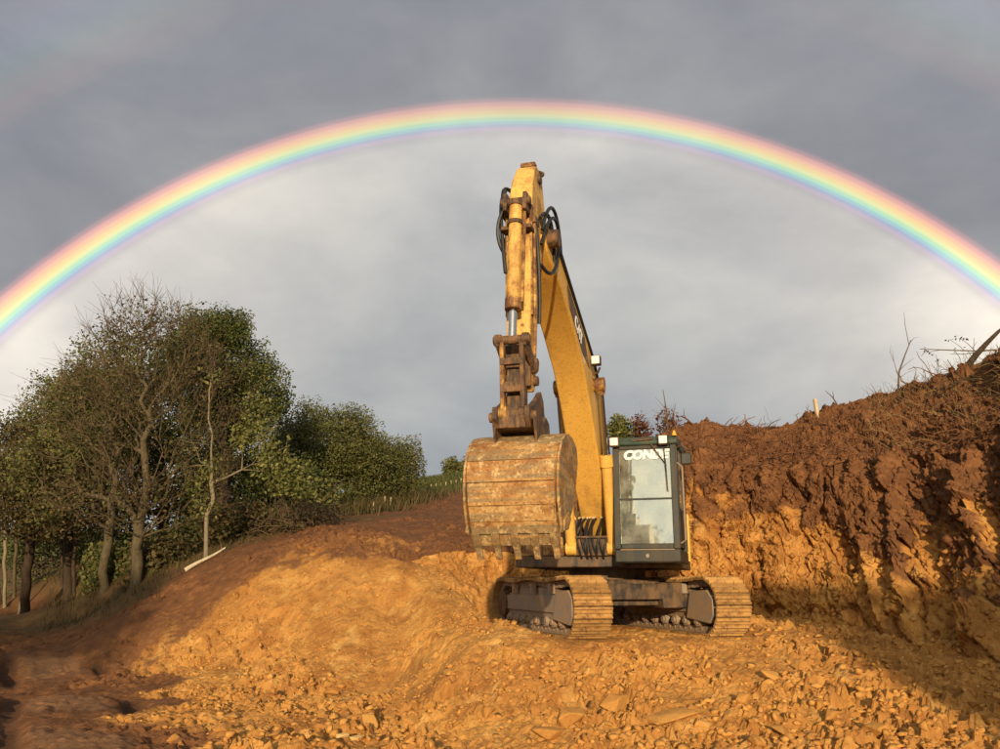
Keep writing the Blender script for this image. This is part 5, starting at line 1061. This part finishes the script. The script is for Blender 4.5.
for k, (x, y0_, x1_, y1_, lab) in enumerate(((668, 436, 663, 390, 'long dark bare pole rising behind the right end of the cab roof'), (938, 378, 936, 355, 'fine upright twig left of the thin horizontal branch'), (925, 382, 922, 366, 'short fine twig on the ridge right of the leafless sapling'), (1000, 356, 1002, 338, 'fine twig at the right edge beside the thick branch'), (970, 364, 974, 338, 'fine forked twig below the dark leaves'))):
    p = bankpt(x, 3.9); Dp = p[1]; a = q_(x, y0_); c = q_(x1_, y1_); l = [p - (0, 0, .3), a, a * .5 + c * .5 + (.04, 0, 0), c]
    twiggy('twig', lab, TWIG, p, [(l, .03 if k == 0 else .012), ([a * .4 + c * .6, a * .15 + c * .85 + (-.25 if k == 0 else .08, 0, .0)], .008), ([a * .7 + c * .3, a * .5 + c * .5 + (-.12, 0, .06)], .008)], 'twigs on the skyline', 'twig')
# low scrub line on the ridge
lines = []; rad = []
for k in range(330):
    px_ = rg.uniform(690, 1000) if k % 6 == 0 else rg.uniform(870, 1000); p = bankpt(px_, rg.uniform(3.4, 4.2)); lines.append(wig(p - (0, 0, .03), rg.normal(0, .45, 3) + (0, 0, .7), rg.uniform(.12, .5), 4, .25, rg)); rad.append(rg.uniform(.003, .008))
v, f = poly_tubes(lines, rad, 3); tag(link('ridge_scrub', mesh_np('ridge_scrub', v, f), TWIG), 'thin dry scrub stems along the ridge line', 'scrub', kind='stuff')

# ------------------------------------------------------------------ left: log, brush pile, fence posts, grasses
a = onground(187, 560, 20.2); c = onground(225, 552, 20.6); a[2] += .07; c[2] += .11
l = np.array([a + (c - a) * t + (0, 0, .012 * math.sin(t * 7)) for t in np.linspace(0, 1, 8)]); v, f = poly_tubes([l - a], [.055], 8); me = mesh_np('log', v, f); smooth(me); o = link('log', me, LOGM); o.location = a; tag(o, 'pale stripped branch lying at the edge of the bank below the sapling', 'log')
lines = []; rad = []
for k in range(520):
    p = onground(rg.normal(292, 20), rg.uniform(522, 534), rg.uniform(23, 26)); lines.append(wig(p + (0, 0, rg.uniform(0, .25)), rg.normal(0, 1, 3) * (1, 1, .4) + (0, 0, .35), rg.uniform(.4, 1.3), 5, .3, rg, .08)); rad.append(rg.uniform(.008, .022))
v, f = poly_tubes(lines, rad, 4); o0 = onground(292, 530, 24.5); root = empty('brush_pile', o0); tag(root, 'heap of cut brushwood below the dark shrubs left of the brown slope', 'brush pile'); link('branches', mesh_np('branches', v - o0, f), TWIG, root)
vv, ff = leaves(np.array([l[rg.integers(2, 5)] for l in lines[::2]]) - o0, 8, .12, .055, rg); link('dead_leaves', mesh_np('dead_leaves', vv, ff), LF_BRN, root)
for k, (x, y, D_, h, lab) in enumerate(((373, 513, 31, .40, 'short pale fence post, left one of the three by the round tree'), (384, 512, 32, .48, 'fence post between two others by the round tree'), (390, 512, 32, .44, 'fence post, right one of the three by the round tree'))):
    p = onground(x, y, D_); b = MB(); b.cyl((0, 0, -.2), (.02, 0, h), .04, 8, .034); o = b.build('fence_post', STAKE, None); o.location = p; tag(o, lab, 'fence post', 'fence posts by the round tree')
for k in range(9):
    p = onground(431 + 5.0 * k, 491, 46.5 + .5 * k); b = MB(); b.cyl((0, 0, -.2), (0, 0, .33), .028, 6); o = b.build('fence_post', STAKE, None); o.location = p; tag(o, 'small pale post in the row across the far green field', 'fence post', 'post row in the far field')
# dry grass on the verges, the track edge and the far field
def grass(name, lab, spots, mat, hmin, hmax, w, seed):
    rg = np.random.default_rng(seed); P = np.array(spots); m = len(P); a = rg.uniform(0, 6.28, m); h = rg.uniform(hmin, hmax, m); wv = np.c_[np.cos(a), np.sin(a), np.zeros(m)] * w; ln = rg.normal(0, .35, (m, 3)) * h[:, None]; ln[:, 2] = 0
    v = np.stack((P - wv, P + wv, P + wv * .5 + ln * .45 + np.c_[np.zeros(m), np.zeros(m), h * .65], P - wv * .5 + ln * .45 + np.c_[np.zeros(m), np.zeros(m), h * .65], P + ln + np.c_[np.zeros(m), np.zeros(m), h]), 1).reshape(-1, 3)
    k = np.arange(m)[:, None] * 5; f = np.concatenate((k + np.array([[0, 1, 2]]), k + np.array([[0, 2, 3]]), k + np.array([[3, 2, 4]])))
    tag(link(name, mesh_np(name, v, f), mat), lab, 'grass', kind='stuff')
GRS = leafm('grass_blades', [(0, (.06, .05, .018)), (.4, (.09, .08, .024)), (.75, (.14, .10, .04)), (1, (.22, .15, .065))])
sp = []
for k in range(9000):
    D_ = rg.uniform(19, 32); px_ = rg.uniform(60, 320); x = (px_ - 500) / FPX * D_; 
    sp.append((x, D_))
sp = np.array(sp); q = gattr(sp[:, 0], sp[:, 1]); keep = rg.uniform(0, 1, len(sp)) < np.clip(q[:, 3] - .25, 0, 1); sp = sp[keep]; sp = np.c_[sp, surf(sp[:, 0], sp[:, 1]) - .01]
grass('verge_grass', 'dry olive grass and weeds along the tree bank', sp, GRS, .06, .32, .010, 4)
sp = []
for px_, py_, D_, n in ((372, 511, 31, 500), (400, 507, 34, 500), (352, 513, 30, 400), (425, 500, 37, 400)):
    c = onground(px_, py_, D_); e = rg.normal(0, .7, (n, 2)); sp.append(np.c_[c[0] + e[:, 0], c[1] + e[:, 1]])
sp = np.concatenate(sp); sp = np.c_[sp, surf(sp[:, 0], sp[:, 1]) - .01]
grass('tall_grass', 'straw-coloured tall grass at the top edge of the brown slope', sp, GRS, .25, .75, .016, 6)
D_ = 40 + 62 * rg.uniform(0, 1, 26000) ** 1.3; x = (rg.uniform(395, 545, 26000) - 500) / FPX * D_; sp = np.c_[x, D_, surf(x, D_) - .02]; q = gattr(x, D_); sp = sp[rg.uniform(0, 1, len(sp)) < q[:, 2]]
grass('field_grass', 'rough green grass of the far field', sp, leafm('field_blades', [(0, (.06, .075, .02)), (.6, (.10, .12, .03)), (1, (.20, .16, .06))]), .15, .45, .04, 7)
